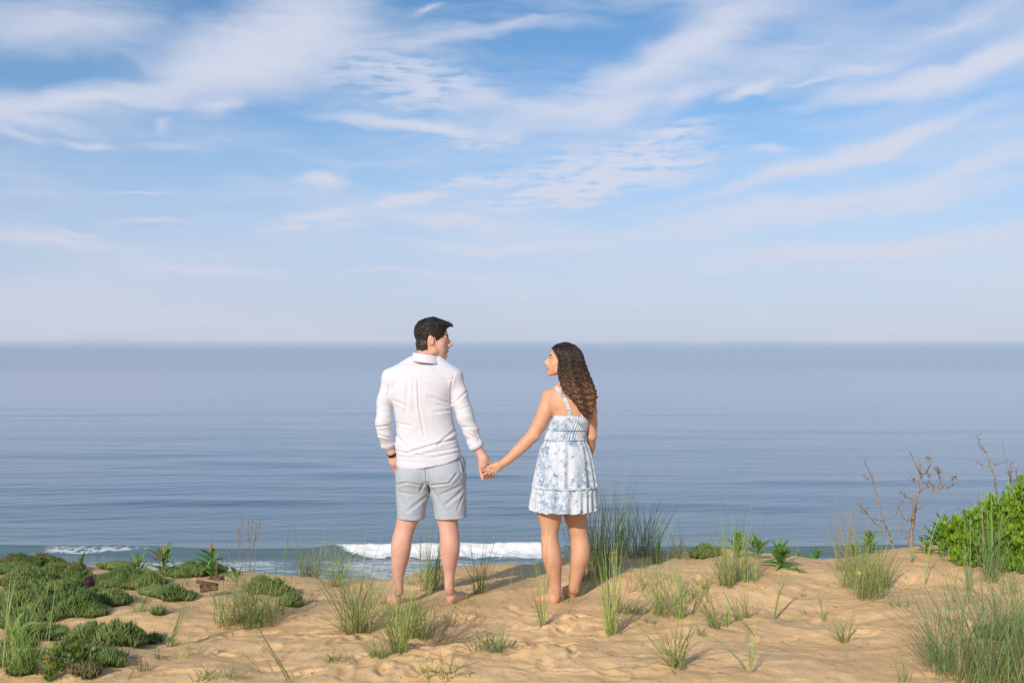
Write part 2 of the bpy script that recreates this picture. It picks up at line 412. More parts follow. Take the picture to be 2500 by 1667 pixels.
def grid(xs, ys):
    X, Y = np.meshgrid(xs, ys); nx, ny = len(xs), len(ys)
    i = (np.arange(ny-1)[:, None]*nx+np.arange(nx-1)[None]).ravel()
    return X.ravel(), Y.ravel(), np.stack([i, i+1, i+nx+1, i+nx], -1)
xs = np.concatenate([[-70, -50, -36, -26, -19, -14, -11, -9, -7.5, -6.3, -5.4], np.arange(-4.8, 4.8, .0135), [4.8, 5.4, 6.3, 7.5, 9, 11, 14, 19, 26, 36, 50, 70]])
ys = np.concatenate([[-40, -28, -18, -10, -5, -2, 0, 1.5, 2.6, 3.3, 3.8], np.arange(4.1, 6.4, .012), np.arange(6.4, 9.0, .016), [9.05, 9.2, 9.5, 10, 10.8, 12, 14, 17, 20, 23, 26, 30, 36, 44, 52, 60, 70, 90]])
gx, gy, gq = grid(xs, ys)
gz = sand(gx, gy)
def mk_sand(g):
    p = g.pos()
    n1 = g.noise(p, 1.6, 4., .6); n2 = g.noise(p, 60., 6., .75); n3 = g.noise(p, 14., 4., .6); n4 = g.noise(p, 420., 2., .6)
    c = g.mix(g.mr(n1, .36, .66), (.83, .53, .255), (.87, .58, .30))
    c = g.mix(g.mr(n3, .52, .72, 0, .35), c, (.86, .64, .38))
    c = g.mix(g.mr(n2, .56, .70, 0, .55), c, (.36, .235, .12))
    c = g.mix(g.mr(n4, .5, .75, 0, .35), c, (.72, .58, .42))
    c = g.mix(g.mr(g.noise(p, 5.5, 5., .7), .52, .66, 0, .45), c, (.54, .40, .27))
    c = g.mix(g.mr(g.noise(p, 150., 3., .8), .56, .66, 0, .5), c, (.40, .27, .15))
    v = g.n('ShaderNodeTexVoronoi'); g.put(v.inputs['Vector'], p); g.put(v.inputs['Scale'], 75.)
    c = g.mix(g.math('MULTIPLY', g.mr(v.outputs['Distance'], .10, .16, 1, 0), g.mr(g.noise(p, 5., 2.), .56, .66)), c, (.10, .07, .045))
    b = g.bump(g.noise(p, 34., 7., .75), .9, .014); b = g.bump(n4, .45, .004, b)
    return g.bsdf(c, .95, b, **{'Specular IOR Level': .15})
M_sand = M('sand', mk_sand)
ground = build('ground', np.stack([gx, gy, gz], -1), [gq], M_sand); tag(ground, kind='structure')

_gx0, _gy0, _gs = -5.4, 3.4, .02
_hx, _hy = np.meshgrid(np.arange(_gx0, 5.4, _gs), np.arange(_gy0, 9.2, _gs)); HG = sand(_hx.ravel(), _hy.ravel()).reshape(_hx.shape)
def gsl(x, y):
    "quick look-up of the sand surface"
    u = np.clip((np.asarray(x, float)-_gx0)/_gs, 0, HG.shape[1]-1.001); v = np.clip((np.asarray(y, float)-_gy0)/_gs, 0, HG.shape[0]-1.001)
    i, j = u.astype(int), v.astype(int); a, b = u-i, v-j
    return HG[j, i]*(1-a)*(1-b)+HG[j, i+1]*a*(1-b)+HG[j+1, i]*(1-a)*b+HG[j+1, i+1]*a*b
def gz1(x, y): return float(gsl(x, y))
def place(px, py, y0=3.6, y1=8.35):
    "where the sight line through a pixel meets the sand"
    Y = np.linspace(y0, y1, 900); x = (px-1250)/F*Y; z = CAMZ-(py-HZ)/F*Y; h = gsl(x, Y)
    k = np.argmax(z < h) if (z < h).any() else len(Y)-1
    return np.array([x[k], Y[k], gz1(x[k], Y[k])])

# ---- sea
WY = 66.6
def sea_h(x, y):
    e = np.zeros_like(x); R = np.random.default_rng(3)
    for i in range(26):
        lam = 1.3*1.17**i; k = 2*np.pi/lam; th = R.normal(0.0, .26 if i < 12 else .12)
        A = .0021*lam**.48
        damp = np.clip(1.6-y*y/33000/lam*5.5, 0, 1)
        e += A*damp*np.sin(k*(y*math.cos(th)+x*math.sin(th))+R.uniform(0, 7)+.9*noise2(x*.05, y*.05, i))
    e *= .55+.6*np.clip(noise2(x*.022, y*.03, 90)+.5, 0, 1.3)
    # gentle swells
    for (yc, A, x0, x1, w, sl) in ((118, .24, -44, -16, 2.6, -.10), (107, .22, -26, 6, 2.6, -.06), (88.5, .20, -40, -12, 1.7, .01), (86, .13, -5, 30, 1.8, .03), (155, .22, -8, 50, 4, .06), (165, .22, 18, 90, 4, -.04), (210, .2, -90, 20, 5, .03), (101, .16, 20, 60, 2.2, .02), (128, .16, -80, -30, 2.6, .02)):
        q = (y-yc-sl*(x-(x0+x1)/2)-1.2*noise2(x*.08, yc, 5)); env = sm((x-x0)/8)*sm((x1-x)/8)
        e += (.6 if yc < 125 else .3)*A*env*np.exp(-(q/w)**2)*np.where(q < 0, 1.0, 1.0)-.3*A*env*np.exp(-((q+2.3*w)/w)**2)
    # breaking wave close to the shore
    yc = WY+.5*noise2(x*.11, x*0+2, 6)+.006*x
    q = y-yc; brk = sm((x+13.6)/2.2)*sm((4.2-x)/2.5); A = .36+.20*brk+.10*sm((-20-x)/6)
    prof = np.where(q > 0, np.exp(-(q/1.7)**2), np.exp(-(q/.62)**2))
    e += A*prof
    e += brk*.10*np.clip(fbm2(x*1.4, y*2.0, 3, 17)+.5, 0, 1.4)*np.exp(-((q+1.0)/1.3)**2)
    return e
def foam_m(x, y):
    yc = WY+.5*noise2(x*.11, x*0+2, 6)+.006*x; q = y-yc
    brk = sm((x+12.2+q*1.4)/1.4)*sm((4.2-x)/2.5)
    edge = .5*fbm2(x*.9, y*1.1, 3, 21)
    f = brk*sm((q+2.5+edge)/.7)*sm((.42+.3*noise2(x*1.2, y*0, 4)-q)/.35)
    f = np.maximum(f, 0*sm((x+18)/2.2)*sm((-12.2-x)/2)*sm((q+1.6+edge)/.4)*sm((-.25-q)/.5)*.75*sm((fbm2(x*.9, y*1.8, 3, 25)+.35)/.5))
    w = fbm2(x*.35, y*.95, 4, 33)
    left = sm((x+33)/3)*sm((-22-x)/4)*sm((WY+.3-y)/.8)*sm((y-61)/1.5)
    f = np.maximum(f, left*sm((w+.0)/.5)*.42)
    f = np.maximum(f, .5*sm((WY-2.4-y)/1.2)*sm((fbm2(x*.22, y*.8, 4, 37)-.02)/.5)*sm((x+36)/4))
    # lacy wash close in
    f = np.maximum(f, .50*sm((62.8-y)/1.6)*sm((fbm2(x*.5, y*1.2, 4, 39)+.25)/.6))
    return f
rows = np.concatenate([np.arange(1421, 1150, -.62), np.arange(1150, 960, -1.0), np.arange(960, 862, -2.0)])
ysea = 13.62*F/(rows-HZ)
ysea = np.concatenate([[50, 53], ysea[ysea > 55], [2600, 3300, 4500, 7000, 12000, 22000, 45000]])
ucol = np.concatenate([[-1.4, -1.0, -.75, -.62], np.linspace(-.56, .56, 620), [.62, .75, 1.0, 1.4]])
U, YY = np.meshgrid(ucol, ysea); nx, ny = len(ucol), len(ysea)
SX, SY = (U*YY).ravel(), YY.ravel()
near_ = SY < 2400
SH = np.zeros_like(SX); SH[near_] = sea_h(SX[near_], SY[near_])
FM = np.zeros_like(SX); nf = SY < 75; FM[nf] = foam_m(SX[nf], SY[nf])
i = (np.arange(ny-1)[:, None]*nx+np.arange(nx-1)[None]).ravel()
def mk_sea(g):
    p = g.pos(); s = g.sep(p)
    fm = g.attr('foam')
    lace = g.mr(g.noise(g.map(p, sc=(.9, 1.6, 2)), 2.2, 6., .65), .36, .62)
    foam = g.math('MULTIPLY', g.mr(fm, .05, .75, 0, 1), g.mr(g.math('ADD', lace, g.math('MULTIPLY', fm, 1.1)), .55, 1.15))
    a1 = g.noise(g.map(p, rot=(0, 0, .10), sc=(.30, 1.5, 1)), 1.0, 6., .66)
    a2 = g.noise(g.map(p, rot=(0, 0, -.12), sc=(.05, .22, 1)), 1.0, 4., .6)
    a3 = g.noise(g.map(p, rot=(0, 0, .05), sc=(.010, .045, 1)), 1.0, 3., .55)
    fd = g.mr(s[1], 90., 900., 1., .13, 'LINEAR')
    def bp(h, st, ds, n=None):
        x = g.n('ShaderNodeBump'); g.put(x.inputs['Height'], h); g.put(x.inputs['Strength'], g.math('MULTIPLY', fd, st)); x.inputs['Distance'].default_value = ds
        if n is not None: g.put(x.inputs['Normal'], n)
        return x.outputs[0]
    b = bp(a3, .20, .30); b = bp(a2, .38, .10, b); b = bp(a1, .55, .06, b)
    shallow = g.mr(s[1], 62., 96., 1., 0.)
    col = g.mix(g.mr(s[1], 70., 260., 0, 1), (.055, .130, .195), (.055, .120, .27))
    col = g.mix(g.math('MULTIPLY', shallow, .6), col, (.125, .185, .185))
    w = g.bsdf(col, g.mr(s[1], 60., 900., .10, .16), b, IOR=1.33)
    f = g.bsdf((.80, .81, .82), .9, g.bump(g.noise(p, 3.0, 6., .7), .8, .12))
    mx = g.n('ShaderNodeMixShader'); g.put(mx.inputs[0], foam); g.nt.links.new(w.outputs[0], mx.inputs[1]); g.nt.links.new(f.outputs[0], mx.inputs[2])
    return mx
M_sea = M('sea_water', mk_sea)
sea = build('water', np.stack([SX, SY, SEA_Z+SH], -1), [np.stack([i, i+1, i+nx+1, i+nx], -1)], M_sea, attrs={'foam': FM}); tag(sea, kind='structure')
# ================================================================ people
Y0 = 6.38
PXM = Y0/F
def px(x): return (x-1250)*PXM
def pz(y, Y=Y0): return CAMZ-(y-HZ)/F*Y
def PT(x, y, dy=0., Yb=Y0):
    Y = Yb+dy; return W(x, y, Y)
def mk_skin(c1, c2, ss):
    def f(g):
        n = g.noise(g.pos(), 9., 4., .6); n2 = g.noise(g.pos(), 160., 3., .6)
        c = g.mix(g.mr(n, .35, .65), c1, c2); c = g.mix(g.mr(n2, .5, .8, 0, .25), c, c2)
        n3 = g.noise(g.map(g.pos(), sc=(1, 1, .6)), 28., 4., .65); c = g.mix(g.mr(n3, .50, .72, 0, .35), c, tuple(v*q for v, q in zip(c2, (1.0, .78, .74)))); c = g.mix(g.mr(g.noise(g.pos(), 420., 2.), .60, .72, 0, .28), c, tuple(v*.6 for v in c2))
        return g.bsdf(c, .52, g.bump(n2, .3, .003), **{'Subsurface Weight': ss, 'Subsurface Radius': (1., .35, .2), 'Subsurface Scale': .006, 'Specular IOR Level': .35})
    return f
M_skinm = M('skin_fair', mk_skin((.70, .42, .32), (.64, .34, .26), .12))
M_skinw = M('skin_tanned', mk_skin((.66, .37, .235), (.60, .315, .19), .12))
M_lip = M('lips', lambda g: g.bsdf((.50, .17, .14), .4))
M_brow = M('brow', lambda g: g.bsdf((.035, .022, .016), .7))
M_eyew = M('eye_white', lambda g: g.bsdf((.75, .73, .70), .25))
M_teeth = M('teeth', lambda g: g.bsdf((.85, .82, .76), .3))
def mk_cloth(c, c2, wv=900., rough=.85, knit=.35):
    def f(g):
        p = g.pos(); s = g.sep(p)
        w = g.math('ADD', g.math('SINE', g.math('MULTIPLY', s[0], wv)), g.math('SINE', g.math('MULTIPLY', s[2], wv)))
        n = g.noise(g.map(p, sc=(1, 1, .8)), 22., 5., .6); n2 = g.noise(g.map(p, rot=(0, .5, 0), sc=(1, 1, 2.)), 11., 2., .5)
        b = g.bump(g.math('ADD', n, g.math('MULTIPLY', n2, .8)), knit, .008); b = g.bump(g.noise(p, 300., 2., .6), .25, .002, b)
        wr = g.noise(g.map(p, rot=(0, .35, 0), sc=(1.0, 1.0, 1.9)), 38., 5., .68, .8); b = g.bump(wr, .38, .006, b)
        sl = g.math('ADD', g.noise(g.map(p, sc=(40, 40, 700)), 1., 2.), g.noise(g.map(p, sc=(700, 40, 40)), 1., 2.)); b = g.bump(sl, .35, .0015, b)
        return g.bsdf(g.mix(g.mr(sl, .8, 1.2, 0, .6), g.mix(g.mr(n, .3, .7), c, c2), tuple(v*.93 for v in c2)), rough, b, **{'Specular IOR Level': .2, 'Sheen Weight': .15})
    return f
M_linen = M('white_linen', mk_cloth((.67, .675, .73), (.65, .65, .71), knit=.12))
M_shorts = M('grey_chino', mk_cloth((.44, .485, .545), (.40, .445, .51)))
def mk_hair(c1, c2, c3, lo, hi):
    def f(g):
        p = g.pos(); z = g.sep(p)[2]; t = g.mr(z, lo, hi, 1., 0.)
        n = g.noise(p, 55., 3., .6); a = g.attr('tint')
        c = g.mix(t, c1, c2); c = g.mix(g.math('MULTIPLY', g.mr(g.math('ADD', g.math('MULTIPLY', n, .5), g.math('MULTIPLY', a, .5)), .42, .7), g.mr(z, lo, hi, 1., .15)), c, c3)
        return g.bsdf(c, .42, g.bump(g.noise(p, 260., 3., .6), .6, .004), **{'Specular IOR Level': .45})
    return f
M_hairm = M('dark_hair', mk_hair((.014, .011, .010), (.022, .014, .011), (.060, .040, .032), pz(850), pz(780)))
M_hairw = M('brown_curls', mk_hair((.020, .013, .010), (.062, .028, .015), (.28, .135, .062), pz(985), pz(868)))

def head(S, O, fwd, s, up=(0, 0, 1), ears=True):
    "head features in local axes x right, y forward, z up"
    fwd = np.array(fwd, float); fwd /= np.linalg.norm(fwd); up = np.array(up, float); right = np.cross(fwd, up); right /= np.linalg.norm(right); up = np.cross(right, fwd)
    R = np.stack([right, fwd, up], 1); O = np.array(O, float)
    T = lambda p: O+R@(np.array(p, float)*s)
    L = lambda P: (P-O)@R/s
    def el(c, r, k, op='u'): S.el(T(c), np.array(r)*s, R, k*s, op)
    def rc(a, b, ra, rb, k, op='u'): S.rc(T(a), T(b), ra*s, rb*s, k*s, op)
    el((0, -.006, .044), (.074, .095, .084), .01)
    el((0, .030, .002), (.062, .062, .095), .03)
    for sx_ in (-1, 1):
        rc((sx_*.055, -.004, -.030), (sx_*.050, .012, -.066), .020, .020, .03)
        rc((sx_*.050, .012, -.066), (sx_*.012, .076, -.100), .020, .017, .02)
        rc((sx_*.040, .052, -.030), (sx_*.030, .060, -.060), .026, .024, .025)
        el((sx_*.034, .103, .003), (.016, .010, .010), .012, 's')
        el((sx_*.031, .0795, .004), (.0130, .0130, .0130), .003)
        rc((sx_*.014, .094, .023), (sx_*.048, .080, .022), .008, .008, .012)
        el((sx_*.012, .106, -.035), (.008, .010, .008), .005)
    el((0, .050, -.080), (.040, .030, .030), .02)
    el((0, .081, -.100), (.017, .014, .016), .014)
    rc((0, .094, .016), (0, .117, -.022), .007, .0095, .010)
    rc((0, .082, .018), (0, .096, -.034), .012, .016, .008)
    el((0, .121, -.029), (.010, .011, .009), .006)
    el((0, .088, -.058), (.027, .014, .022), .014)
    rc((-.018, .093, -.0555), (0, .103, -.052), .0045, .0055, .004); rc((.018, .093, -.0555), (0, .103, -.052), .0045, .0055, .004)
    rc((-.016, .092, -.068), (0, .100, -.071), .005, .0065, .004); rc((.016, .092, -.068), (0, .100, -.071), .005, .0065, .004)
    rc((-.020, .098, -.0610), (.020, .098, -.0610), .0032, .0032, .002, 's')
    for sx_ in ((-1, 1) if ears else ()):
        a = np.array([[1, 0, 0], [0, .97, -.24], [0, .24, .97]]); S.el(T((sx_*.079, -.012, -.004)), np.array((.010, .020, .034))*s, R@a, .004*s)
        S.el(T((sx_*.091, -.008, .000)), np.array((.007, .010, .018))*s, R@a, .004*s, 's')
    return T, L, R
def face_idx(V, Q, L, teeth=False):
    c = V[Q].mean(1); q = L(c); m = np.zeros(len(Q), int); x, y, z = q.T; ax = np.abs(x)
    near = (y > .05) & (y < .15)
    m[near & (z > -.0800) & (z < -.0475) & (ax < .023) & (y > .0875+.0*ax)] = 1
    if teeth: m[near & (z > -.0665) & (z < -.0555) & (ax < .021) & (y > .085)] = 4
    m[near & (np.abs(z-(.0305-.12*np.abs(ax-.03))) < .0048) & (ax > .014) & (ax < .052)] = 2
    m[near & (np.abs(z-.004) < .0042) & (ax > .022) & (ax < .041) & (y > .06)] = 3
    m[near & (np.abs(z-.0098) < .0026) & (ax > .018) & (ax < .046)] = 2
    m[near & (np.abs(z-.004) < .005) & (np.abs(ax-.031) < .0060)] = 2
    return m
def legs(S, tab, yoff, Yb, k=.03, bf=1.05, mg=0.):
    yoff = np.array(yoff, float)
    t = np.array(tab, float); z = pz(t[:, 0], Yb); sc = Yb/F
    cx = ((t[:, 1]+t[:, 2])/2-1250)*sc; a = (t[:, 2]-t[:, 1])/2*sc+mg
    S.loft(z, cx, Yb+yoff, a, a*bf, 2.0, k, round_=.022)
def foot(S, heel, toe, h0, w, ankle, side):
    heel = np.array(heel); toe = np.array(toe); d = toe-heel; Ln = np.linalg.norm(d[:2]); d = d/Ln; n = np.array([d[1], -d[0], 0])*side
    P = lambda f, l, z: heel+d*(f*Ln)+n*l+np.array([0, 0, z])
    S.rc(P(.10, 0, .029), P(.20, 0, .034), .028, .026, .02)
    S.rc(np.array(ankle), P(.17, 0, .045), h0-.009, .024, .02)
    S.rc(P(.22, 0, .050), P(.68, -.008, .020), .026, .021, .025)
    S.rc(P(.15, .006, .022), P(.68, .022, .014), .022, .017, .03)
    S.el(P(.70, .004, .017), (w*.52, w*.52, .018), None, .02)
    S.el(P(.2, -.020, .078), (.009, .009, .012), None, .02); S.el(P(.16, .019, .070), (.009, .009, .012), None, .02)
    for i, (l, f, r) in enumerate(((-.030, .97, .0125), (-.010, .95, .0092), (.006, .91, .0085), (.021, .86, .008), (.034, .80, .0075))):
        S.rc(P(.72, l*.9, .014), P(f, l, .010), r, r*.95, .006)

# ---------------------------------------------------------------- the man
HO = PT(1055, 829.5, .03)
B = SDF()
fm = (math.cos(math.radians(9)), math.sin(math.radians(9)), -.03)
Tm, Lm, Rm = head(B, HO, fm, 1.03)
B.rc(PT(1041, 838, .015), PT(1040, 890, .02), .054, .060, .03)
B.rc(PT(1030, 886, 0), PT(1000, 900, 0), .035, .035, .03); B.rc(PT(1050, 886, .0), PT(1080, 902, 0), .035, .035, .03)
TORSO = [(884, 1003, 1074), (892, 975, 1092), (905, 957, 1106), (920, 948, 1116), (950, 946, 1113), (985, 957, 1102), (1010, 963, 1104), (1035, 966, 1109), (1065, 966, 1115), (1095, 965, 1122), (1125, 967.5, 1131), (1150, 967.5, 1141)]
DEP = [.05, .08, .10, .115, .125, .128, .125, .122, .128, .140, .148, .150]
def torso(S, inset, k=.03, dep=DEP, tab=TORSO, Yc=Y0, p=2.3):
    t = np.array(tab, float); z = pz(t[:, 0]); a = (t[:, 2]-t[:, 1])/2*PXM-inset
    S.loft(z, px((t[:, 1]+t[:, 2])/2), Yc+.01, a, np.array(dep)-inset, p, k, round_=.03)
torso(B, .024)
# arms
LA = [((955, 922), .055, 0), ((941, 975), .048, -.015), ((937, 1030), .047, -.045), ((940, 1058), .044, -.035), ((945, 1080), .036, -.01)]
RA = [((1108, 922), .056, 0), ((1120, 962), .050, -.01), ((1137, 1020), .050, -.02), ((1149, 1052), .046, -.02), ((1158, 1076), .042, -.02)]
for arm in (LA, RA):
    for (p0, r0, d0), (p1, r1, d1) in zip(arm, arm[1:]): B.rc(PT(*p0, d0), PT(*p1, d1), r0-.012, r1-.012, .02)
B.rc(PT(945, 1080, -.01), PT(957, 1104, .015), .032, .0265, .02); B.rc(PT(957, 1104, .015), PT(964, 1125, .045), .0265, .036, .02); B.rc(PT(964, 1125, .045), PT(973, 1150, .085), .036, .030, .02)
B.rc(PT(958, 1112, .03), PT(955, 1130, .06), .014, .011, .01)
B.rc(PT(1158, 1076, -.02), PT(1179, 1117, -.02), .034, .0275, .02)
# right hand: palm behind hers, index finger hanging down, other finger tips folded round the edge of her hand
hy = -.015
B.rc(PT(1179.5, 1117, -.02), PT(1179, 1132, hy), .0270, .0270, .02); B.rc(PT(1183, 1124, hy+.005), PT(1184, 1146, hy+.012), .027, .021, .02); B.rc(PT(1174, 1128, hy-.004), PT(1173.5, 1146, hy), .0155, .012, .014)
B.rc(PT(1188, 1121, hy), PT(1200, 1134, hy+.01), .015, .011, .012)
for pts, r in ((((1173.5, 1146, 0), (1175.2, 1158, -.003), (1178.5, 1170.5, -.006)), .0102), (((1179, 1148, .02), (1183, 1164, .016), (1181.5, 1157, -.030)), .0088),
               (((1187, 1150, .026), (1190, 1165.5, .015), (1187.5, 1153.5, -.036)), .0092), (((1193, 1150, .026), (1198.5, 1165, .014), (1195, 1155, -.038)), .0088), (((1199, 1150, .026), (1206.5, 1162, .012), (1203, 1157, -.036)), .0080)):
    for a_, b_ in zip(pts, pts[1:]): B.rc(PT(a_[0], a_[1], hy+a_[2]), PT(b_[0], b_[1], hy+b_[2]), r, r*.92, .004)
# pelvis and legs
B.loft(pz(np.array([1120, 1150, 1175])), px(np.array([1050, 1052, 1052])), Y0+.01, np.array([.185, .185, .18]), .095, 2.2, .03)
LL = [(1165, 985, 1030), (1200, 981, 1034), (1240, 975, 1031), (1264, 969.5, 1026.5), (1290, 965, 1014), (1312, 958.5, 1008), (1336, 956, 1005), (1360, 957, 1000.5), (1395, 958.5, 989.8), (1421, 960.5, 984.5), (1436, 962.5, 985), (1452, 966, 986)]
RL = [(1165, 1064, 1118), (1200, 1065, 1120), (1235, 1066, 1119), (1260, 1065, 1118), (1284, 1071, 1119), (1303, 1074.5, 1121.5), (1333, 1075, 1123.5), (1349, 1076, 1122), (1368, 1078, 1118), (1400, 1084.5, 1111), (1425, 1086, 1108.5), (1436, 1086, 1108), (1451, 1087, 1106)]
lo_ = [.0, .0, .0, -.005, -.012, -.022, -.028, -.024, -.008, .0, .004, .012]
legs(B, LL, lo_, Y0); legs(B, RL, [.0, .0, .0, -.005, -.012, -.02, -.028, -.026, -.02, -.004, .0, .004, .012], Y0)
h1 = PT(975, 1463, 0, 6.40); h2 = PT(1095, 1465, 0, 6.38)
def grd(p, dz=0.): return (p[0], p[1], gz1(p[0], p[1])+dz)
foot(B, grd(h1, -.004), grd((h1[0]-.150, h1[1]+.215)), .031, .085, PT(973, 1432, 0, Y0), -1)
foot(B, grd(h2, -.004), grd((h2[0]+.105, h2[1]+.235)), .031, .085, PT(1097.5, 1432, 0, Y0), 1)
V, Q = polygonise(B, [-.95, 5.95, -.08], [.0, 6.85, 1.86], .0052)
m0 = gz1(px(1035), Y0)
man = empty('person', (px(1040), Y0, m0)); tag(man, 'barefoot dark haired man in white long sleeved shirt and pale grey shorts', 'person')
mbody = build('body', V, [Q], [M_skinm, M_lip, M_brow, M_eyew], man, midx=np.minimum(face_idx(V, Q, Lm), 3))
for n_ in ('body',): mbody['label'] = 'fair skinned barefoot body seen from behind'

# shirt: implicit surface with sewn details and creases
Sh = SDF(); torso(Sh, 0., p=2.35)
Sh.rc(PT(1010, 884, 0), PT(956, 921, 0), .040, .058, .05); Sh.rc(PT(1070, 884, 0), PT(1107, 921, 0), .040, .060, .05)
for arm in (LA, RA):
    for (p0, r0, d0), (p1, r1, d1) in zip(arm, arm[1:]): Sh.rc(PT(*p0, d0), PT(*p1, d1), r0+.003, r1+.003, .018)
Sh.rc(PT(945, 1076, -.01), PT(947, 1084, 0), .040, .041, .01); Sh.rc(PT(1157, 1074, -.02), PT(1162, 1085, -.02), .044, .044, .01)

CR = []   # creases: two pixel end points, width m, depth m
for a in [((1117, 1068), (1060, 1082), .009, .012), ((1060, 1082), (1000, 1100), .010, .011), ((1122, 1090), (1040, 1101), .008, .007), ((1110, 1050), (1072, 1080), .010, .008), ((1122, 1100), (1060, 1112), .008, .005),
          ((1100, 985), (1050, 965), .010, .006), ((1102, 1000), (1062, 1003), .009, .005), ((1100, 992), (1070, 985), .006, .005), ((962, 975), (1000, 990), .010, .004), ((966, 1030), (1010, 1036), .008, .004), ((968, 1060), (1005, 1094), .011, .006),
          ((1024, 926), (1027, 990), .005, .006), ((1027, 990), (1040, 1060), .009, .005), ((1000, 925), (995, 1010), .012, .004), ((1012, 925), (1016, 1000), .006, .003), ((967, 1098), (1030, 1104), .007, .005), ((985, 1120), (1040, 1125), .010, .003),
          ((1104, 905), (1100, 985), .004, .005), ((1110, 912), (1104, 945), .006, .005), ((955, 930), (950, 965), .008, .005), ((938, 970), (958, 985), .008, .005), ((930, 1010), (955, 1020), .008, .006), ((922, 1040), (958, 1035), .007, .007), ((925, 1058), (955, 1066), .007, .007), ((940, 1000), (960, 1006), .006, .005),
          ((1110, 985), (1140, 955), .008, .006), ((1118, 1000), (1150, 990), .007, .004), ((1130, 1040), (1163, 1040), .008, .005), ((1140, 1055), (1172, 1070), .007, .006), ((1146, 1060), (1160, 1080), .005, .005), ((1160, 1050), (1172, 1078), .005, .005)]:
    (x0, y0), (x1, y1), w, d = a; w *= .85; d *= .8; CR.append((px(x0), pz(y0), px(x1), pz(y1), w, d))
def creases(P, CR):
    x, z = P[:, 0], P[:, 2]; e = np.zeros(len(P))
    for x0, z0, x1, z1, w, d in CR:
        dx, dz = x1-x0, z1-z0; L2 = dx*dx+dz*dz; t = ((x-x0)*dx+(z-z0)*dz)/L2; tc_ = np.clip(t, 0, 1)
        qx, qz = x-x0-tc_*dx, z-z0-tc_*dz; r = np.sqrt(qx*qx+qz*qz); env = np.clip(1.15-np.abs(2*tc_-1)**3*.6, 0, 1)
        e += d*env*np.exp(-(r/w)**2)-.55*d*env*np.exp(-((r-1.9*w)/(w*1.2))**2)
    return e
HEM = np.array([(960, 1132), (972, 1137), (995, 1141), (1030, 1138), (1060, 1133), (1089, 1128), (1110, 1120), (1126, 1111), (1140, 1104)], float)
HX, HZz = px(HEM[:, 0]), pz(HEM[:, 1])
def shirt_post(P, d):
    m = np.abs(d) < .05; Pm = P[m]; back = sm((Y0+.03-Pm[:, 1])/.05)
    e = creases(Pm, CR)*back
    tors = (Pm[:, 0] > px(962)) & (Pm[:, 0] < px(1112))
    yo = pz(np.interp(Pm[:, 0], [px(945), px(985), px(1030), px(1115)], [914, 919, 922, 925]))
    e += np.where((Pm[:, 0] > px(945)) & (Pm[:, 0] < px(1108)), .0035*np.exp(-((Pm[:, 2]-yo)/.0045)**2), 0)*back
    # box pleat ridges
    cx = np.interp(Pm[:, 2], [pz(1060), pz(925)], [px(1036), px(1020)])
    e += -.004*np.exp(-((Pm[:, 0]-cx+.010)/.006)**2)*sm((pz(922)-Pm[:, 2])/.02)*back*sm((Pm[:, 2]-pz(1040))/.1)
    n = noise3(Pm[:, 0]*9+Pm[:, 2]*4, Pm[:, 1]*6, Pm[:, 2]*13-Pm[:, 0]*5, 4)*.0035+noise3(Pm[:, 0]*24, Pm[:, 1]*20, Pm[:, 2]*30, 5)*.0008
    low = sm((pz(1030)-Pm[:, 2])/.1)
    n += low*.0035*noise3(Pm[:, 0]*6+3*Pm[:, 2], Pm[:, 1]*5, Pm[:, 2]*30, 8)
    sl = ~tors
    n += np.where(sl, .0040*noise3(Pm[:, 0]*8, Pm[:, 1]*8, Pm[:, 2]*26+Pm[:, 0]*8, 9), 0)
    d = d.copy(); d[m] = d[m]+e+n
    hz = np.interp(P[:, 0], HX, HZz)
    arm = (P[:, 0] < px(966)) & (P[:, 2] < pz(1000)); armr = P[:, 0] > px(1136)
    cut = hz-P[:, 2]
    cut = np.where((P[:, 0] < px(958)) | armr, -1, cut)
    d = np.maximum(d, cut)
    d = np.maximum(d, -(cut+.004+.0*cut)) if False else d
    # open collar
    return d
Sh.post.append(shirt_post)
Vs, Qs = polygonise(Sh, [-.95, 6.12, .78], [-.10, 6.62, 1.62], .0046, 2)
shirt = build('shirt', Vs, [Qs], M_linen, man)
# stand collar (band folded over)
def ringband(name, cen, ax, by, rows, mats, parent, thick=.004, n=56, jitter=0.):
    mb_ = MB(); th = np.linspace(0, 2*np.pi, n, endpoint=False); V = []
    full = [(z, s) for z, s in rows]+[(z, s-thick) for z, s in rows[::-1]]
    for dz, s in full:
        V.append(np.stack([cen[0]+(ax+s)*np.cos(th), cen[1]+(by+s)*np.sin(th), cen[2]+dz+jitter*np.cos(th)], -1))
    V = np.concatenate(V); m_ = len(full); i, j = np.meshgrid(np.arange(m_), np.arange(n), indexing='ij'); i2, j2 = (i+1) % m_, (j+1) % n
    mb_.add(V, np.stack([i*n+j, i*n+j2, i2*n+j2, i2*n+j], -1).reshape(-1, 4)); return mb_.build(name, mats, parent)
collar = ringband('collar', (px(1040), Y0+.012, pz(877)), .087, .080, [(-.022, .018), (-.010, .012), (.004, .004), (.020, .0), (.031, -.002), (.033, -.006)], M_linen, man, .005, jitter=-.012)
for nm, c0, c1, r in (('cuff', PT(945.5, 1080, -.005), PT(947.5, 1090, .0), .0445), ('cuff', PT(1159, 1081, -.02), PT(1165.5, 1093, -.02), .0495)):
    mb_ = MB(); t_ = np.array([0, .12, .5, .88, 1.])[:, None]; P_ = c0+(c1-c0)*t_
    mb_.tube(P_, r*np.array([.90, 1.0, 1.03, 1.0, .90]), 26)
    cf = mb_.V[0]; cf += .0016*noise3(cf[:, 0]*60, cf[:, 1]*60, cf[:, 2]*60, 3)[:, None]
    mb_.build(nm, M_linen, man)
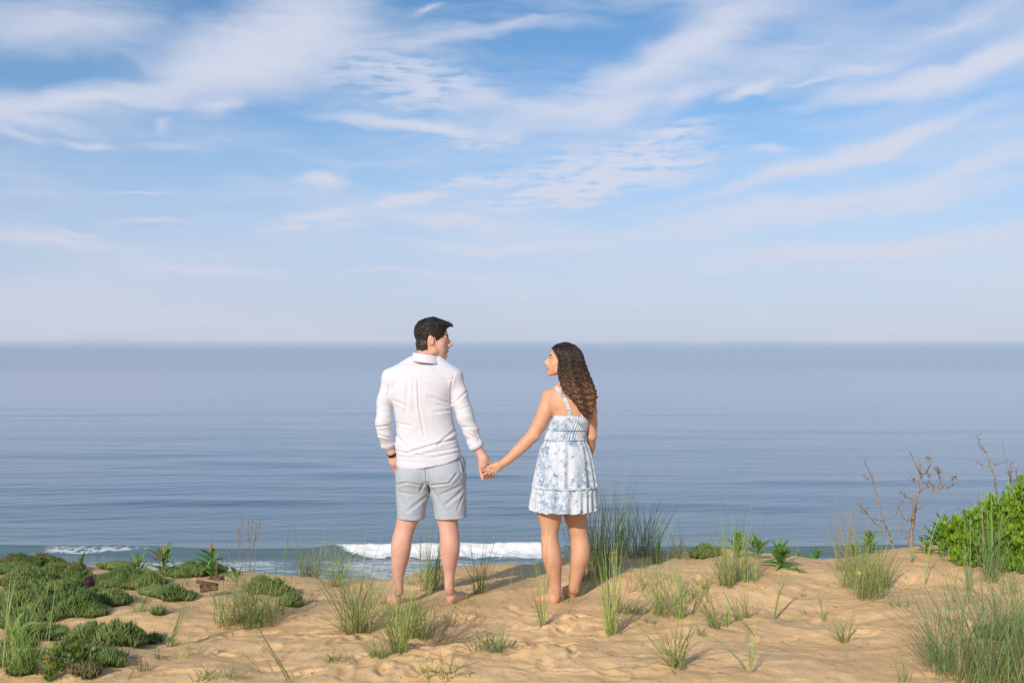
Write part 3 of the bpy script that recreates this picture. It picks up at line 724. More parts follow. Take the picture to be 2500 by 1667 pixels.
# shorts
So = SDF()
LS = [(1150, 969, 1040), (1171, 967.5, 1045), (1207, 967.5, 1049.5), (1234, 969, 1041.5), (1264, 970, 1038)]
RS = [(1150, 1050, 1136), (1171, 1046, 1137), (1202, 1051, 1138.5), (1228, 1057, 1139.5), (1262, 1061.5, 1140.5)]
So.loft(pz(np.array([1100, 1120, 1145, 1168, 1180])), px(np.array([1050, 1050, 1052, 1052.5, 1053])), Y0+.005, np.array([.190, .198, .2165, .222, .20]), [.118, .122, .130, .126, .10], 2.4, .02)
for t in (LS, RS):
    t = np.array(t, float); a = (t[:, 2]-t[:, 1])/2*PXM; So.loft(pz(t[:, 0]), px((t[:, 1]+t[:, 2])/2), Y0+.0, a, [.11, .115, .112, .108, .106], 2.3, .022, round_=.004)
So.rc(PT(1010, 1160, -.045), PT(1010, 1162, -.045), .095, .095, .04); So.rc(PT(1087, 1160, -.045), PT(1087, 1162, -.045), .098, .098, .04)
CR2 = [(px(a), pz(b), px(c), pz(d), w, q) for a, b, c, d, w, q in [(1044, 1130, 1045, 1172, .004, .007), (970, 1179, 1000, 1170, .007, .007), (1000, 1170, 1035, 1178, .006, .004), (1057, 1178, 1100, 1172, .006, .008), (1100, 1172, 1118, 1150, .007, .006), (975, 1195, 1020, 1200, .007, .004),
    (1048, 1172, 1051, 1200, .008, .008), (1040, 1172, 1030, 1192, .008, .005), (1090, 1225, 1128, 1195, .010, .006), (1080, 1200, 1125, 1180, .008, .004), (1000, 1240, 1046, 1205, .010, .005), (980, 1205, 1000, 1240, .012, .003), (1060, 1190, 1085, 1235, .012, .004), (1070, 1140, 1100, 1150, .01, .003), (1000, 1150, 985, 1140, .008, .004), (1118, 1240, 1134, 1200, .006, .004), (1126, 1118, 1134, 1150, .0035, .010)]]
def so_post(P, d):
    m = np.abs(d) < .04; Pm = P[m]; back = sm((Y0+.02-Pm[:, 1])/.05); d = d.copy()
    n = noise3(Pm[:, 0]*9+Pm[:, 2]*6, Pm[:, 1]*7, Pm[:, 2]*14, 14)*.0028+noise3(Pm[:, 0]*22, Pm[:, 1]*18, Pm[:, 2]*30, 15)*.0009
    for zc in (1252,): n += .0022*np.exp(-((Pm[:, 2]-pz(zc))/.003)**2)
    d[m] += creases(Pm, CR2)*back+n; return d
So.post.append(so_post)
Vo, Qo = polygonise(So, [-.80, 6.15, .46], [-.22, 6.60, .98], .0046, 2)
shorts = build('shorts', Vo, [Qo], M_shorts, man)
M_pocket = M('pocket_lining', lambda g: g.bsdf((.10, .13, .17), .9))
mb_ = MB()   # gaping side pocket
for k in range(7):
    t = k/6
pp = np.array([PT(1127, 1112, -.055), PT(1131.5, 1120, -.05), PT(1134.5, 1132, -.045), PT(1134.5, 1143, -.045), PT(1133.5, 1153, -.05)])
mb_.ribbon(pp, [.004, .0085, .010, .007, .002], (1, -.35, 0)); mb_.V[0][:, 1] -= .0; mb_.build('pocket', M_pocket, man)
# watch band
M_band = M('black_strap', lambda g: g.bsdf((.018, .016, .017), .45)); M_steel = M('steel', lambda g: g.bsdf((.75, .74, .72), .18, Metallic=1.))
mb_ = MB(); a_, b_ = PT(956, 1103, .012), PT(960.0, 1110.5, .025); P_ = a_+(b_-a_)*np.array([0, .1, .9, 1.])[:, None]; mb_.tube(P_, np.array([.029, .0325, .0325, .029]), 28)
wb = mb_.build('wristwatch', M_band, man)
mb_ = MB(); q_ = PT(957, 1105, .048); mb_.tube([q_, q_+np.array([.004, .008, 0])], [.016, .015], 20); mb_.build('watch_face', M_steel, wb) if False else None

# hair: cap over the skull, ragged by locks
Hh = SDF()
def hairy(P):
    q = Lm(P); x, y, z = q.T
    r = np.sqrt((x/.074)**2+((y+.006)/.095)**2+((z-.044)/.084)**2); g_ = np.sqrt((x/.074**2)**2+((y+.006)/.095**2)**2+((z-.044)/.084**2)**2)+1e-6
    d = r*(r-1)/g_
    nk = np.sqrt(x*x*.8+(y+.030+.10*(z+.06))**2)-.063+.045*sm((z+.035)/.06); nk = np.maximum(nk, z-.03); h = np.maximum(.03-np.abs(d-nk), 0)/.03; d = np.minimum(d, nk)-h*h*.03*.25
    off = np.interp(z, [-.08, -.05, -.01, .05, .10, .15], [.002, .004, .008, .010, .012, .013])+.006*sm((y-.02)/.06)*sm((z-.06)/.04)
    d = d-off
    # quiff swept up over the forehead
    zz_ = z+.25*(y-.05); qf = np.sqrt((x/.058)**2+((y-.072)/.050)**2+((zz_-.108)/.020)**2)-1; qf = qf*.020; h = np.maximum(.02-np.abs(d-qf), 0)/.02; d = np.minimum(d, qf)-h*h*.02*.25
    th = np.arctan2(x, y+.01); ph = z*20
    lk = noise3(x*40+z*12, y*40, z*16, 5)*.0034+noise3(x*90, y*90, z*40, 6)*.0018
    top = sm((z-.07)/.04); lk = lk*(1-.4*top)+top*noise3(x*42, y*24+z*20, z*40, 7)*.0060
    d = d+lk
    zl = np.interp(y, [-.2, -.06, -.036, -.032, .012, .018, .058, .064, .078, .092, .11], [-.066, -.068, -.060, .014, .024, -.018, -.022, .010, .056, .078, .086])
    zl = zl+noise3(x*70, y*70, 0*z, 9)*.003
    return np.maximum(d, (zl-z)*.8)*1.04
Hh.add(hairy, HO-.2, HO+.2, 0)
# whirl at the crown
Vh, Qh = polygonise(Hh, HO-.17, HO+.17, .0030)
Rh = np.random.default_rng(6); mbm = MB(); mbm.add(Vh, Qh, None, .3, 0.)
qv = Lm(Vh); pick = Rh.choice(len(Vh), 3600, p=None)
for i_ in pick:       # short locks combed down the sides and forward over the top
    q = qv[i_].copy(); c0 = np.array([0, -.006, .044]); P_ = [];
    wv_ = Rh.normal(0, .35, 3); L_ = Rh.uniform(.012, .026)
    if q[2] < -.035: L_ *= .45
    for k_ in range(5):
        n_ = (q-c0)/np.array([.09, .115, .10])**2; n_ /= np.linalg.norm(n_)
        topw = float(sm((q[2]-.075)/.05)); fr = np.array([.0, 1., .12])*topw+np.array([0, .22, -1.])*(1-topw)+wv_
        if q[1] < -.06 and q[2] > .05: fr = np.array([q[0]*6, -.2, -1.])+wv_
        t_ = fr-n_*(fr@n_); t_ /= np.linalg.norm(t_)+1e-9; P_.append(q+n_*.0016*math.sin(k_*.8)); q = q+t_*L_/4
    P_ = np.array(P_)
    if P_[-1][2] < np.interp(P_[-1][1], [-.2, -.06, -.036, -.032, .012, .018, .058, .064, .078, .092, .11], [-.070, -.072, -.060, .014, .024, -.020, -.024, .010, .054, .076, .080]): continue
    mbm.tube(HO+(P_*1.03)@Rm.T, [.0008, .0017, .0017, .0013, .0004], 4, Rh.random())
hair_m = mbm.build('hair', M_hairm, man)

# ---------------------------------------------------------------- the woman
WO = PT(1373, 881, 0)
Bw = SDF()
fw = (-math.cos(math.radians(5)), math.sin(math.radians(5)), .13)
Tw, Lw, Rw = head(Bw, WO, fw, .885, up=(.13, 0, 1), ears=False)
Bw.rc(PT(1382, 895, .012), PT(1388, 945, .012), .042, .046, .03)
Bw.rc(PT(1383, 942, 0), PT(1349, 963, 0), .040, .036, .05); Bw.rc(PT(1393, 942, 0), PT(1428, 965, 0), .040, .036, .05)
WT = [(945, 1362, 1412), (955, 1344, 1432), (968, 1336, 1446), (985, 1336, 1449), (1005, 1346, 1446), (1028, 1350, 1440), (1050, 1341, 1431), (1065, 1336, 1427), (1085, 1332, 1432), (1120, 1328, 1440), (1160, 1322, 1440), (1200, 1318, 1436)]
WD = [.05, .065, .078, .088, .092, .090, .084, .082, .09, .105, .115, .11]
torso(Bw, .0, .04, WD, WT, Y0-.005)
ARMW = [((1342, 969), .052, .0), ((1333, 1003), .0515, -.005), ((1317, 1035), .0470, -.012), ((1302, 1062), .0405, -.02), ((1283, 1081), .0390, -.02), ((1263, 1101), .0340, -.02), ((1243, 1119), .0265, -.02), ((1233, 1127), .0235, -.02)]
for (p0, r0, d0), (p1, r1, d1) in zip(ARMW, ARMW[1:]): Bw.rc(PT(*p0, d0), PT(*p1, d1), r0, r1, .012)
Bw.el(PT(1309, 1066, -.04), (.014, .014, .012), None, .02)
ARMR = [((1437, 972), .048, .0), ((1441, 1003), .043, .0), ((1444, 1035), .037, .01), ((1444.5, 1064), .031, .02), ((1443, 1090), .026, .08), ((1438, 1112), .021, .13), ((1432, 1130), .022, .17)]
for (p0, r0, d0), (p1, r1, d1) in zip(ARMR, ARMR[1:]): Bw.rc(PT(*p0, d0), PT(*p1, d1), r0, r1, .012)
# left hand laid over his
Bw.rc(PT(1233, 1127, -.02), PT(1216, 1137, -.028), .0235, .0265, .015); Bw.rc(PT(1216, 1135, -.030), PT(1203, 1139, -.034), .0215, .0190, .015); Bw.rc(PT(1218, 1143, -.028), PT(1208, 1149, -.032), .019, .0150, .012)
for pts, r in ((((1203, 1134, -.040), (1192, 1139.5, -.050), (1185.5, 1148, -.034)), .0092), (((1203.5, 1140, -.042), (1193.5, 1147.5, -.050), (1190, 1156, -.026)), .0090),
               (((1206, 1146, -.040), (1199, 1152, -.046), (1196, 1159, -.022)), .0086), (((1211, 1150, -.036), (1206, 1156.5, -.040), (1203, 1162, -.02)), .0078), (((1213, 1131, -.02), (1201, 1134, .0), (1195, 1142, .01)), .0095)):
    for a_, b_ in zip(pts, pts[1:]): Bw.rc(PT(*a_[:2], a_[2]), PT(*b_[:2], b_[2]), r, r*.93, .004)
Lw_ = [(1190, 1306, 1376), (1220, 1308, 1375), (1245, 1309.5, 1373.5), (1266, 1315, 1370.5), (1288, 1319.7, 1365), (1300, 1320.5, 1362), (1321, 1320.5, 1364), (1345, 1321.5, 1369.5), (1369, 1326, 1372), (1397, 1335, 1370.5), (1419, 1340.5, 1369.5), (1440, 1343, 1370), (1456, 1347, 1371)]
YR = 6.50
Rw_ = [(1190, 1376, 1436), (1220, 1374, 1434), (1247, 1373.5, 1432), (1268, 1378, 1432), (1288, 1386.5, 1432.5), (1304, 1391.5, 1435.5), (1325, 1392.5, 1439.5), (1345, 1392.5, 1440), (1364, 1392.5, 1437.5), (1388, 1392, 1428.5), (1414, 1388.7, 1419.5), (1434, 1387.5, 1414.5), (1447, 1389, 1414.5)]
yo_ = [0, 0, 0, -.002, -.008, -.010, -.018, -.026, -.026, -.014, -.004, 0, .008]
legs(Bw, Lw_, yo_, Y0, .012, 1.05); legs(Bw, Rw_, np.array(yo_)+0, YR-.02, .012, 1.05)
h3 = PT(1361, 1468, 0, 6.36); h4 = PT(1402, 1453, 0, 6.50)
foot(Bw, grd(h3, -.004), grd((h3[0]-.150, h3[1]+.165)), .0275, .072, PT(1356.5, 1436, 0, Y0), -1)
foot(Bw, grd(h4, -.004), grd((h4[0]-.120, h4[1]+.190)), .0275, .072, PT(1401, 1430, 0, YR-.02), -1)
V, Q = polygonise(Bw, [-.22, 6.0, -.08], [.62, 6.85, 1.70], .0050)
wom = empty('person', (px(1385), Y0, gz1(px(1385), Y0))); tag(wom, 'barefoot woman with long curly brown hair in a short blue and white dress', 'person')
wbody = build('body', V, [Q], [M_skinw, M_lip, M_brow, M_eyew, M_teeth], wom, midx=face_idx(V, Q, Lw, True))
def surfY(S, x, z, y0=6.1, y1=6.5, off=.004):
    ys_ = np.arange(y0, y1, .002); P = np.stack([np.full(len(ys_), x), ys_, np.full(len(ys_), z)], -1); d = S(P); k = np.argmax(d < off)
    return ys_[k] if (d < off).any() else None
# dress
def mk_dress(g):
    p = g.pos(); n = g.noise(g.map(p, sc=(1, 1, 1)), 24., 5., .64, .7); n2 = g.noise(p, 55., 3., .6, .3); n3 = g.noise(p, 6., 2., .5)
    f = g.mr(g.math('MULTIPLY_ADD', n2, .35, g.math('MULTIPLY_ADD', n3, .35, g.math('MULTIPLY', n, .6))), .635, .75)
    f2 = g.mr(g.math('MULTIPLY_ADD', g.noise(p, 90., 2.), .5, g.math('MULTIPLY', n, .6)), .60, .66)
    c = g.mix(g.math('MULTIPLY', f, .75), (.58, .62, .68), (.24, .36, .49)); c = g.mix(g.math('MULTIPLY', g.math('MULTIPLY', f, f2), .8), c, (.12, .20, .34))
    return g.bsdf(c, .8, g.bump(g.noise(p, 300., 2.), .25, .002), **{'Specular IOR Level': .2})
M_dress = M('floral_cotton', mk_dress)
def skirt(name, rows, parent, n=420, npl=26, amp0=.0, amp1=.02, ph=0., cy=Y0-.005, lip=0., smock=0.):
    "rows: py, xl, xr, depth"
    t = np.array(rows, float); m = 60; yy = np.linspace(t[0, 0], t[-1, 0], m)
    th = np.linspace(0, 2*np.pi, n, endpoint=False); V = []
    for i, y in enumerate(yy):
        f = i/(m-1); a = np.interp(y, t[:, 0], (t[:, 2]-t[:, 1])/2)*PXM; c = px(np.interp(y, t[:, 0], (t[:, 1]+t[:, 2])/2)); b = np.interp(y, t[:, 0], t[:, 3])
        wob = np.sin(npl*th+ph+1.4*np.sin(3*th+ph)+.8*np.sin(5*th+2*ph)+.35*np.sin(9*th+f*3))
        w2 = np.sin(npl*.5*th+ph*2+1.3*np.sin(4*th)+f)
        A = amp0+(amp1-amp0)*f**1.3
        r = A*(wob*.62+w2*.5)
        if smock: r = r+smock*(.5+.5*np.sin(52*th+1.6*np.sin(7*th)))
        x = c+(a+r)*np.cos(th)*(1); yv = cy+(b+r)*np.sin(th)
        z = np.full(n, pz(y))+ (f**6)*.006*wob
        V.append(np.stack([x, yv, z], -1))
    # inner face for thickness
    V2 = [v.copy() for v in V[::-1]]
    for v in V2: v[:, 0] = c+(v[:, 0]-c)*.985; v[:, 1] = cy+(v[:, 1]-cy)*.985
    V = V+V2[:20]; k = len(V)
    i, j = np.meshgrid(np.arange(k-1), np.arange(n), indexing='ij'); j2 = (j+1) % n
    return build(name, np.concatenate(V), [np.stack([i*n+j, i*n+j2, (i+1)*n+j2, (i+1)*n+j], -1).reshape(-1, 4)[:, ::-1]], M_dress, parent)
dress = empty('dress', wom.location); dress.parent = wom; dress.location = (0, 0, 0)
def under(o): o.parent = dress; return o
class _P: location = wom.location
def mkd(fn, *a, **k):
    o = fn(*a, **k); o.parent = dress; o.location = (-wom.location[0], -wom.location[1], -wom.location[2]); return o
mkd(skirt, 'bodice', [(1012, 1350, 1442, .094), (1022, 1350, 1442, .096), (1045, 1340, 1434, .092), (1049, 1338, 1432, .091), (1068, 1331, 1428, .090), (1074, 1330, 1428.5, .090)], None, smock=.0045, amp1=.0)
mkd(skirt, 'skirt', [(1071, 1332, 1427, .092), (1088, 1321, 1438, .112), (1121, 1313, 1447, .135), (1161, 1306, 1453, .150), (1187, 1301.5, 1456, .158)], None, npl=19, amp0=.003, amp1=.011, ph=.7)
mkd(skirt, 'ruffle', [(1183, 1301, 1456, .158), (1188, 1299, 1457.5, .163), (1215, 1295, 1458, .172), (1243.5, 1294, 1458.5, .178)], None, npl=20, amp0=.005, amp1=.015, ph=2.1)
for y_, rr in ((1047, .0935), (1071.5, .0925), (1186, .165)):
    t_ = (y_, ) ; th = np.linspace(0, 2*np.pi, 90); xl, xr = {1047: (1338, 1433), 1071.5: (1330.5, 1429), 1186: (1300, 1457)}[y_]
    a = (xr-xl)/2*PXM+.002; mb_ = MB(); jit = .0015*np.sin(th*23)
    mb_.tube(np.stack([px((xl+xr)/2)+(a+jit)*np.cos(th), Y0-.005+(rr+.005+jit)*np.sin(th), np.full(90, pz(y_))+jit], -1), .0042, 6); mkd(mb_.build, 'seam_frill', M_dress)
def strap(pts, wd=.0105):
    mb_ = MB(); P_ = []
    for x_, y_ in pts:
        s_ = surfY(Bw, px(x_), pz(y_)); P_.append((px(x_), (s_ if s_ else Y0)-.004, pz(y_)))
    P_ = np.array(P_); tt = np.linspace(0, 1, 24); t0 = np.linspace(0, 1, len(P_)); P_ = np.stack([np.interp(tt, t0, P_[:, k]) for k in range(3)], -1)
    P_ = np.concatenate([[P_[0]+(-.004, .075, -.03)], [P_[0]+(-.002, .045, .002)], [P_[0]+(0, .02, .008)], P_])
    mb_.ribbon(P_, wd*(1+.08*np.sin(np.arange(len(P_))*2.1)), (1, .1, .35), 0., .12); mkd(mb_.build, 'shoulder_strap', M_dress)
strap([(1357, 945), (1363, 951), (1370, 960), (1378, 972), (1384, 985), (1387.5, 1000), (1388.5, 1016)])
strap([(1422, 947), (1422, 958), (1422, 975), (1421, 990), (1420, 1014)])
# jewellery
mb_ = MB(); c_ = PT(1232.5, 1127.5, -.02); ax_ = PT(1243, 1119, -.02)-PT(1226, 1133, -.022); ax_ /= np.linalg.norm(ax_); u_ = np.cross(ax_, (0, 1, 0)); u_ /= np.linalg.norm(u_); v_ = np.cross(ax_, u_)
for k in range(26):
    t = k/26*2*np.pi; q = c_+.0262*(math.cos(t)*u_+math.sin(t)*v_); q2 = c_+.0262*(math.cos(t+.17)*u_+math.sin(t+.17)*v_); mb_.tube([q, (q+q2)/2, q2], [.0012, .0028, .0012], 5)
q = c_+.0262*(math.cos(math.pi)*u_); lowp = PT(1238.5, 1137, -.03)
for k in range(9):
    a_ = lowp+np.array([-.0010*k, 0, -.0052*k]); mb_.tube([a_, a_+(0, 0, -.002), a_+(0, 0, -.004)], [.001, .0026 if k % 3 else .004, .001], 5)
mb_.build('bracelet', M_steel, wom)
M_gem = M('diamond', lambda g: g.bsdf((.95, .96, 1.), .05, IOR=2.2, **{'Specular IOR Level': 1.}))
for xx, yy_, dd in ((1193.5, 1138.5, -.050), (1202, 1151, -.046)):
    mb_ = MB(); c_ = PT(xx, yy_, dd); ax_ = np.array([.8, 0, .45]); ax_ /= np.linalg.norm(ax_); u_ = np.cross(ax_, (0, 1, 0)); v_ = np.cross(ax_, u_); th = np.linspace(0, 2*np.pi, 20)
    mb_.tube(c_+.0102*(np.cos(th)[:, None]*u_+np.sin(th)[:, None]*v_), .0016, 5); rg = mb_.build('ring', M_steel, wom)
    mb_ = MB(); g0 = c_+np.array([0, -.012, .001]); mb_.tube([g0+(0, .003, 0), g0, g0-(0, .003, 0)], [.001, .0042, .0028], 8); st = mb_.build('stone', M_gem); st.parent = rg; st.location = (0, 0, 0)
# hair: core volume plus hundreds of coiled locks
HT = np.array([(838.5, 1372, 1398, 6.395, .030), (842, 1358, 1405, 6.39, .058), (848, 1347.5, 1411, 6.385, .072), (856, 1352, 1418, 6.375, .088), (868, 1358, 1424, 6.37, .094), (880, 1361, 1426, 6.36, .094), (905, 1361, 1433, 6.35, .088), (927, 1367, 1440, 6.325, .070), (947, 1373, 1446, 6.30, .056), (961, 1380, 1449, 6.285, .050), (981, 1396, 1445, 6.268, .045), (1001, 1410, 1441, 6.258, .040), (1016, 1420, 1438, 6.254, .032)], float)
ht = lambda y: [np.interp(y, HT[:, 0], HT[:, k]) for k in range(1, 5)]
Hw = SDF(); yy = HT[:, 0]
Hw.loft(pz(yy), px((HT[:, 1]+HT[:, 2])/2), HT[:, 3], (HT[:, 2]-HT[:, 1])/2*PXM-.008, HT[:, 4]-.008, 2.0, 0, round_=.02)
Hw.el(Tw((0, -.012, .044)), np.array((.084, .102, .094))*.885, Rw, .01)
def hw_post(P, d):
    q = Lw(P); fc = q[:, 1]-np.interp(q[:, 2], [-.1, .02, .05, .075, .10, .12], [.028, .034, .050, .072, .098, .3])
    m = np.abs(d) < .03; d = d.copy(); d[m] += noise3(P[m][:, 0]*55, P[m][:, 1]*55, P[m][:, 2]*22, 31)*.006
    return np.maximum(d, np.where(P[:, 2] > pz(930), fc*.88, -1))
Hw.post.append(hw_post)
Vw, Qw = polygonise(Hw, [.20, 6.12, pz(1024)], [.62, 6.55, pz(830)], .005)
mbh = MB(); R = np.random.default_rng(8)
mbh.add(Vw, Qw, None, .25, 0.)
for k in range(150):      # each clump is a ringlet of several strands
    phi = R.uniform(-1.75, 1.75); sx_ = math.sin(phi)
    yend = np.interp(sx_, [-1, -.6, -.2, .3, .8, 1.], [945, 975, 1000, 1014, 1006, 985])+R.normal(0, 7)
    short = R.random() < .30
    if short: yend -= R.uniform(15, 70)
    ystart = R.uniform(840, 850) if R.random() < .62 else R.uniform(850, 935)
    w_ = R.uniform(9, 17); p0 = R.uniform(0, 6.3); crl = R.uniform(.6, 1.5); lift0 = R.uniform(-.006, .008); wob = R.uniform(0, 6); tone = R.random(); dx_ = R.normal(0, .008)
    for j_ in range(7):
        ye = yend+R.normal(0, 6); n_ = max(10, int((ye-ystart)/1.6)); t = np.linspace(0, 1, n_); y = ystart+(ye-ystart)*t
        xl, xr, yc, b = ht(np.minimum(y, 1016)); cx = (xl+xr)/2; a = (xr-xl)/2
        ph_ = phi+R.normal(0, .055)+.10*np.sin(t*3+wob); lift = lift0+R.uniform(-.003, .003)
        cr = sm((y-858)/50)*crl; q0 = p0+R.normal(0, .55); fr = .0018*np.sin(y/3.1+R.uniform(0, 6))*sm((y-880)/60)
        rad = .0070*cr*np.interp(t, [0, .85, 1], [1, 1.1, .8])
        x_ = px(cx)+(a*PXM-.006+lift)*np.sin(ph_)+rad*np.cos(y/w_*6.283+q0)+sm((y-900)/80)*(dx_+R.normal(0, .003))+fr
        Y_ = yc-(b-.006+lift)*np.cos(ph_)+rad*np.sin(y/w_*6.283+q0)*.8
        P_ = np.stack([x_, Y_, pz(y)], -1); q = Lw(P_); keep = ~((q[:, 1] > np.interp(q[:, 2], [-.1, .02, .05, .075, .10, .12], [.032, .038, .055, .078, .104, .3])) & (P_[:, 2] > pz(935)))
        if keep.sum() < 8: continue
        i0 = np.argmax(keep); P_ = P_[i0:]; keep = keep[i0:]
        if not keep.all(): P_ = P_[:np.argmin(keep)]
        if len(P_) < 8: continue
        m_ = len(P_); r_ = R.uniform(.0014, .0028)*np.interp(np.linspace(0, 1, m_), [0, .08, .8, 1], [.5, 1, .9, .2])
        mbh.tube(P_, r_, 4, np.clip(tone+R.normal(0, .15), 0, 1))
# hairline lock framing the temple, and one strand before the ear
for k in range(26):
    o_ = R.uniform(0, 1); pts = np.array([(1386-8*o_, 840+2*o_, -.02), (1365-6*o_, 842, -.03), (1350-3*o_, 848+2*o_, -.045), (1353+R.uniform(-1, 4), 858, -.062), (1360+R.uniform(-1, 4), 869, -.070), (1365, 884, -.074), (1364, 900+R.uniform(0, 20), -.074)])
    t0 = np.linspace(0, 1, len(pts)); tt = np.linspace(0, 1, 34); c_ = np.stack([np.interp(tt, t0, pts[:, j]) for j in range(3)], -1)
    P_ = np.array([PT(a_[0]+.9*math.cos(i_*.9+k), a_[1], a_[2]+.004*math.sin(i_*.9+k)-.002*o_) for i_, a_ in enumerate(c_)]); mbh.tube(P_, .0024, 4, R.random())
for k in range(34):   # flyaways
    y = R.uniform(850, 990); xl, xr, yc, b = ht(y); s_ = 1 if R.random() < .8 else -1; x0 = xr if s_ > 0 else xl; n_ = 9; t = np.linspace(0, 1, n_)
    if s_ < 0: continue
    P_ = np.array([PT(x0-s_*2+s_*R.uniform(1, 5)*math.sin(3*q_), y+q_*R.uniform(10, 22), 0, yc) for q_ in t]); mbh.tube(P_, .0009, 3, R.random())
mbh.build('hair', M_hairw, wom)
# ================================================================ plants and beach litter
def mk_blade(cols, dry=(.34, .25, .13), root=(.30, .22, .11), rough=.55):
    def f(g):
        t = g.attr('tint'); al = g.attr('along')
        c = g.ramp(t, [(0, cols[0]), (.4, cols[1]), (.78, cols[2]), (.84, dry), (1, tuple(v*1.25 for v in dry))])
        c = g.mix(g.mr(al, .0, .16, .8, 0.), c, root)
        c = g.mix(g.mr(g.noise(g.pos(), 30., 2.), .35, .65, 0, .35), c, tuple(v*1.3 for v in cols[1]))
        b = g.bsdf(c, rough, None, **{'Specular IOR Level': .35})
        tr = g.n('ShaderNodeBsdfTranslucent'); g.put(tr.inputs[0], c)
        mx = g.n('ShaderNodeMixShader'); mx.inputs[0].default_value = .22; g.nt.links.new(b.outputs[0], mx.inputs[1]); g.nt.links.new(tr.outputs[0], mx.inputs[2]); return mx
    return f
M_grass = M('beach_grass', mk_blade([(.15, .24, .06), (.25, .34, .09), (.40, .44, .15)]))
M_grassb = M('beach_grass_blue', mk_blade([(.12, .22, .08), (.20, .30, .105), (.32, .38, .155)]))
M_grassy = M('beach_grass_yellow', mk_blade([(.20, .33, .075), (.29, .43, .11), (.42, .48, .17)]))
M_dry = M('dry_grass', mk_blade([(.16, .17, .07), (.24, .20, .10), (.32, .25, .14)], dry=(.36, .26, .15)))
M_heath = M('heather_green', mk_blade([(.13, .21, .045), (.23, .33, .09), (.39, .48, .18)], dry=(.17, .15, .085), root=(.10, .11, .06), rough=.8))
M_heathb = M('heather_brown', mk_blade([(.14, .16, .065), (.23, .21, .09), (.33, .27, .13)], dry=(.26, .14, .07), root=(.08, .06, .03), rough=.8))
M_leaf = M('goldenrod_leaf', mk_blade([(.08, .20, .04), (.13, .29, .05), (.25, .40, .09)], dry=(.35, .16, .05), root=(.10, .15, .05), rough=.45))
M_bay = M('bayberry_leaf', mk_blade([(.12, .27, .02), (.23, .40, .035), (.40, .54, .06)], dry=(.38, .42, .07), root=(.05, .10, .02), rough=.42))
M_wood = M('dead_wood', lambda g: g.bsdf(g.mix(g.mr(g.noise(g.map(g.pos(), sc=(1, 1, .3)), 60., 4., .6), .35, .65), (.20, .135, .095), (.40, .30, .22)), .9, g.bump(g.noise(g.pos(), 140., 3., .6), .6, .004)))
M_bark = M('brown_bark', lambda g: g.bsdf(g.mix(g.mr(g.noise(g.map(g.pos(), sc=(1, 1, 3)), 45., 4., .65), .35, .65), (.075, .030, .017), (.20, .092, .052)), .75, g.bump(g.noise(g.pos(), 90., 4., .6), .6, .006)))
UP = np.array([0, 0, 1.])
def blade(mb_, base, L, az_, tilt, droop, w, R, tint, n=9, stiff=1.6):
    t = np.linspace(0, 1, n); ang = tilt+droop*t**stiff; d = np.stack([np.sin(ang)*math.cos(az_), np.sin(ang)*math.sin(az_), np.cos(ang)], -1)
    P = base+np.concatenate([[np.zeros(3)], np.cumsum((d[1:]+d[:-1])*.5*L/(n-1), axis=0)]); side = np.array([-math.sin(az_+R.normal(0, .6)), math.cos(az_), 0])
    mb_.ribbon(P, w*np.interp(t, [0, .12, .55, .85, 1], [.7, 1, .85, .45, .06]), side, tint, .3)
def tuft(pxx, pyy, hpx, n, spread, label, lean=(0, 0), br=.03, m=None, droop=.5, tint=(0, .75), w=.0022, heads=0, dry=.08, group='beach grass tufts', minL=.35, name='grass_tuft', cat='grass tuft', Yc=None):
    o = place(pxx, pyy) if Yc is None else np.array([(pxx-1250)/F*Yc, Yc, gz1((pxx-1250)/F*Yc, Yc)])
    h = 1.12*hpx*o[1]/F; mb_ = MB(); R = np.random.default_rng(int(pxx*7+pyy*13))
    n = int(n*(1.1 if n < 60 else .85)); br = br*1.3; spread = spread*1.15
    for k in range(n):
        a = R.uniform(0, 2*np.pi); rr = br*math.sqrt(R.random())
        b = np.array([o[0]+rr*math.cos(a)*1.35, o[1]+rr*math.sin(a)*.8, 0]); b[2] = gz1(b[0], b[1])-.008
        lx, ly = lean[0]+R.normal(0, spread), lean[1]+R.normal(0, spread)*.8
        tl = math.atan(math.hypot(lx, ly)); az_ = math.atan2(ly, lx)
        L = h*(1.02 if k < 3 else R.uniform(minL, 1.0)**.8)*(1+.5*math.hypot(*lean)); tn = R.uniform(*tint) if R.random() > dry else R.uniform(.85, 1)
        dr = droop*abs(R.normal(.7, .5))
        if R.random() < .14: dr += R.uniform(.6, 1.7); L *= .8
        if k % 9 == 0: tn = R.uniform(.85, 1); lx2 = 0; tl = R.uniform(.7, 1.45); az_ = R.uniform(0, 6.28); L *= .35   # spent blades lying round the base
        blade(mb_, b, L, az_, tl, dr, w*R.uniform(.7, 1.25), R, tn)
    for k in range(heads):    # flower spikes standing above the blades
        b = np.array([o[0]+R.uniform(-1, 1)*br, o[1]+R.uniform(-1, 1)*br, o[2]]); top = b+np.array([R.normal(0, .04), R.normal(0, .03), h*R.uniform(.85, 1.1)]); mid = (b+top)/2+R.normal(0, .01, 3)
        mb_.tube([b, mid, top], [.0015, .0012, .0008], 4, .95)
        for q_ in range(16):
            t = q_/16; c_ = mid+(top-mid)*(.5+.5*t); mb_.tube([c_, c_+R.normal(0, .008, 3)+(0, 0, .010)], [.0022, .0006], 4, .9)
    ob = mb_.build(name, m or M_grass, None, True, loc=o); tag(ob, label, cat, group); return ob
HR = 'heather mounds on the sand'
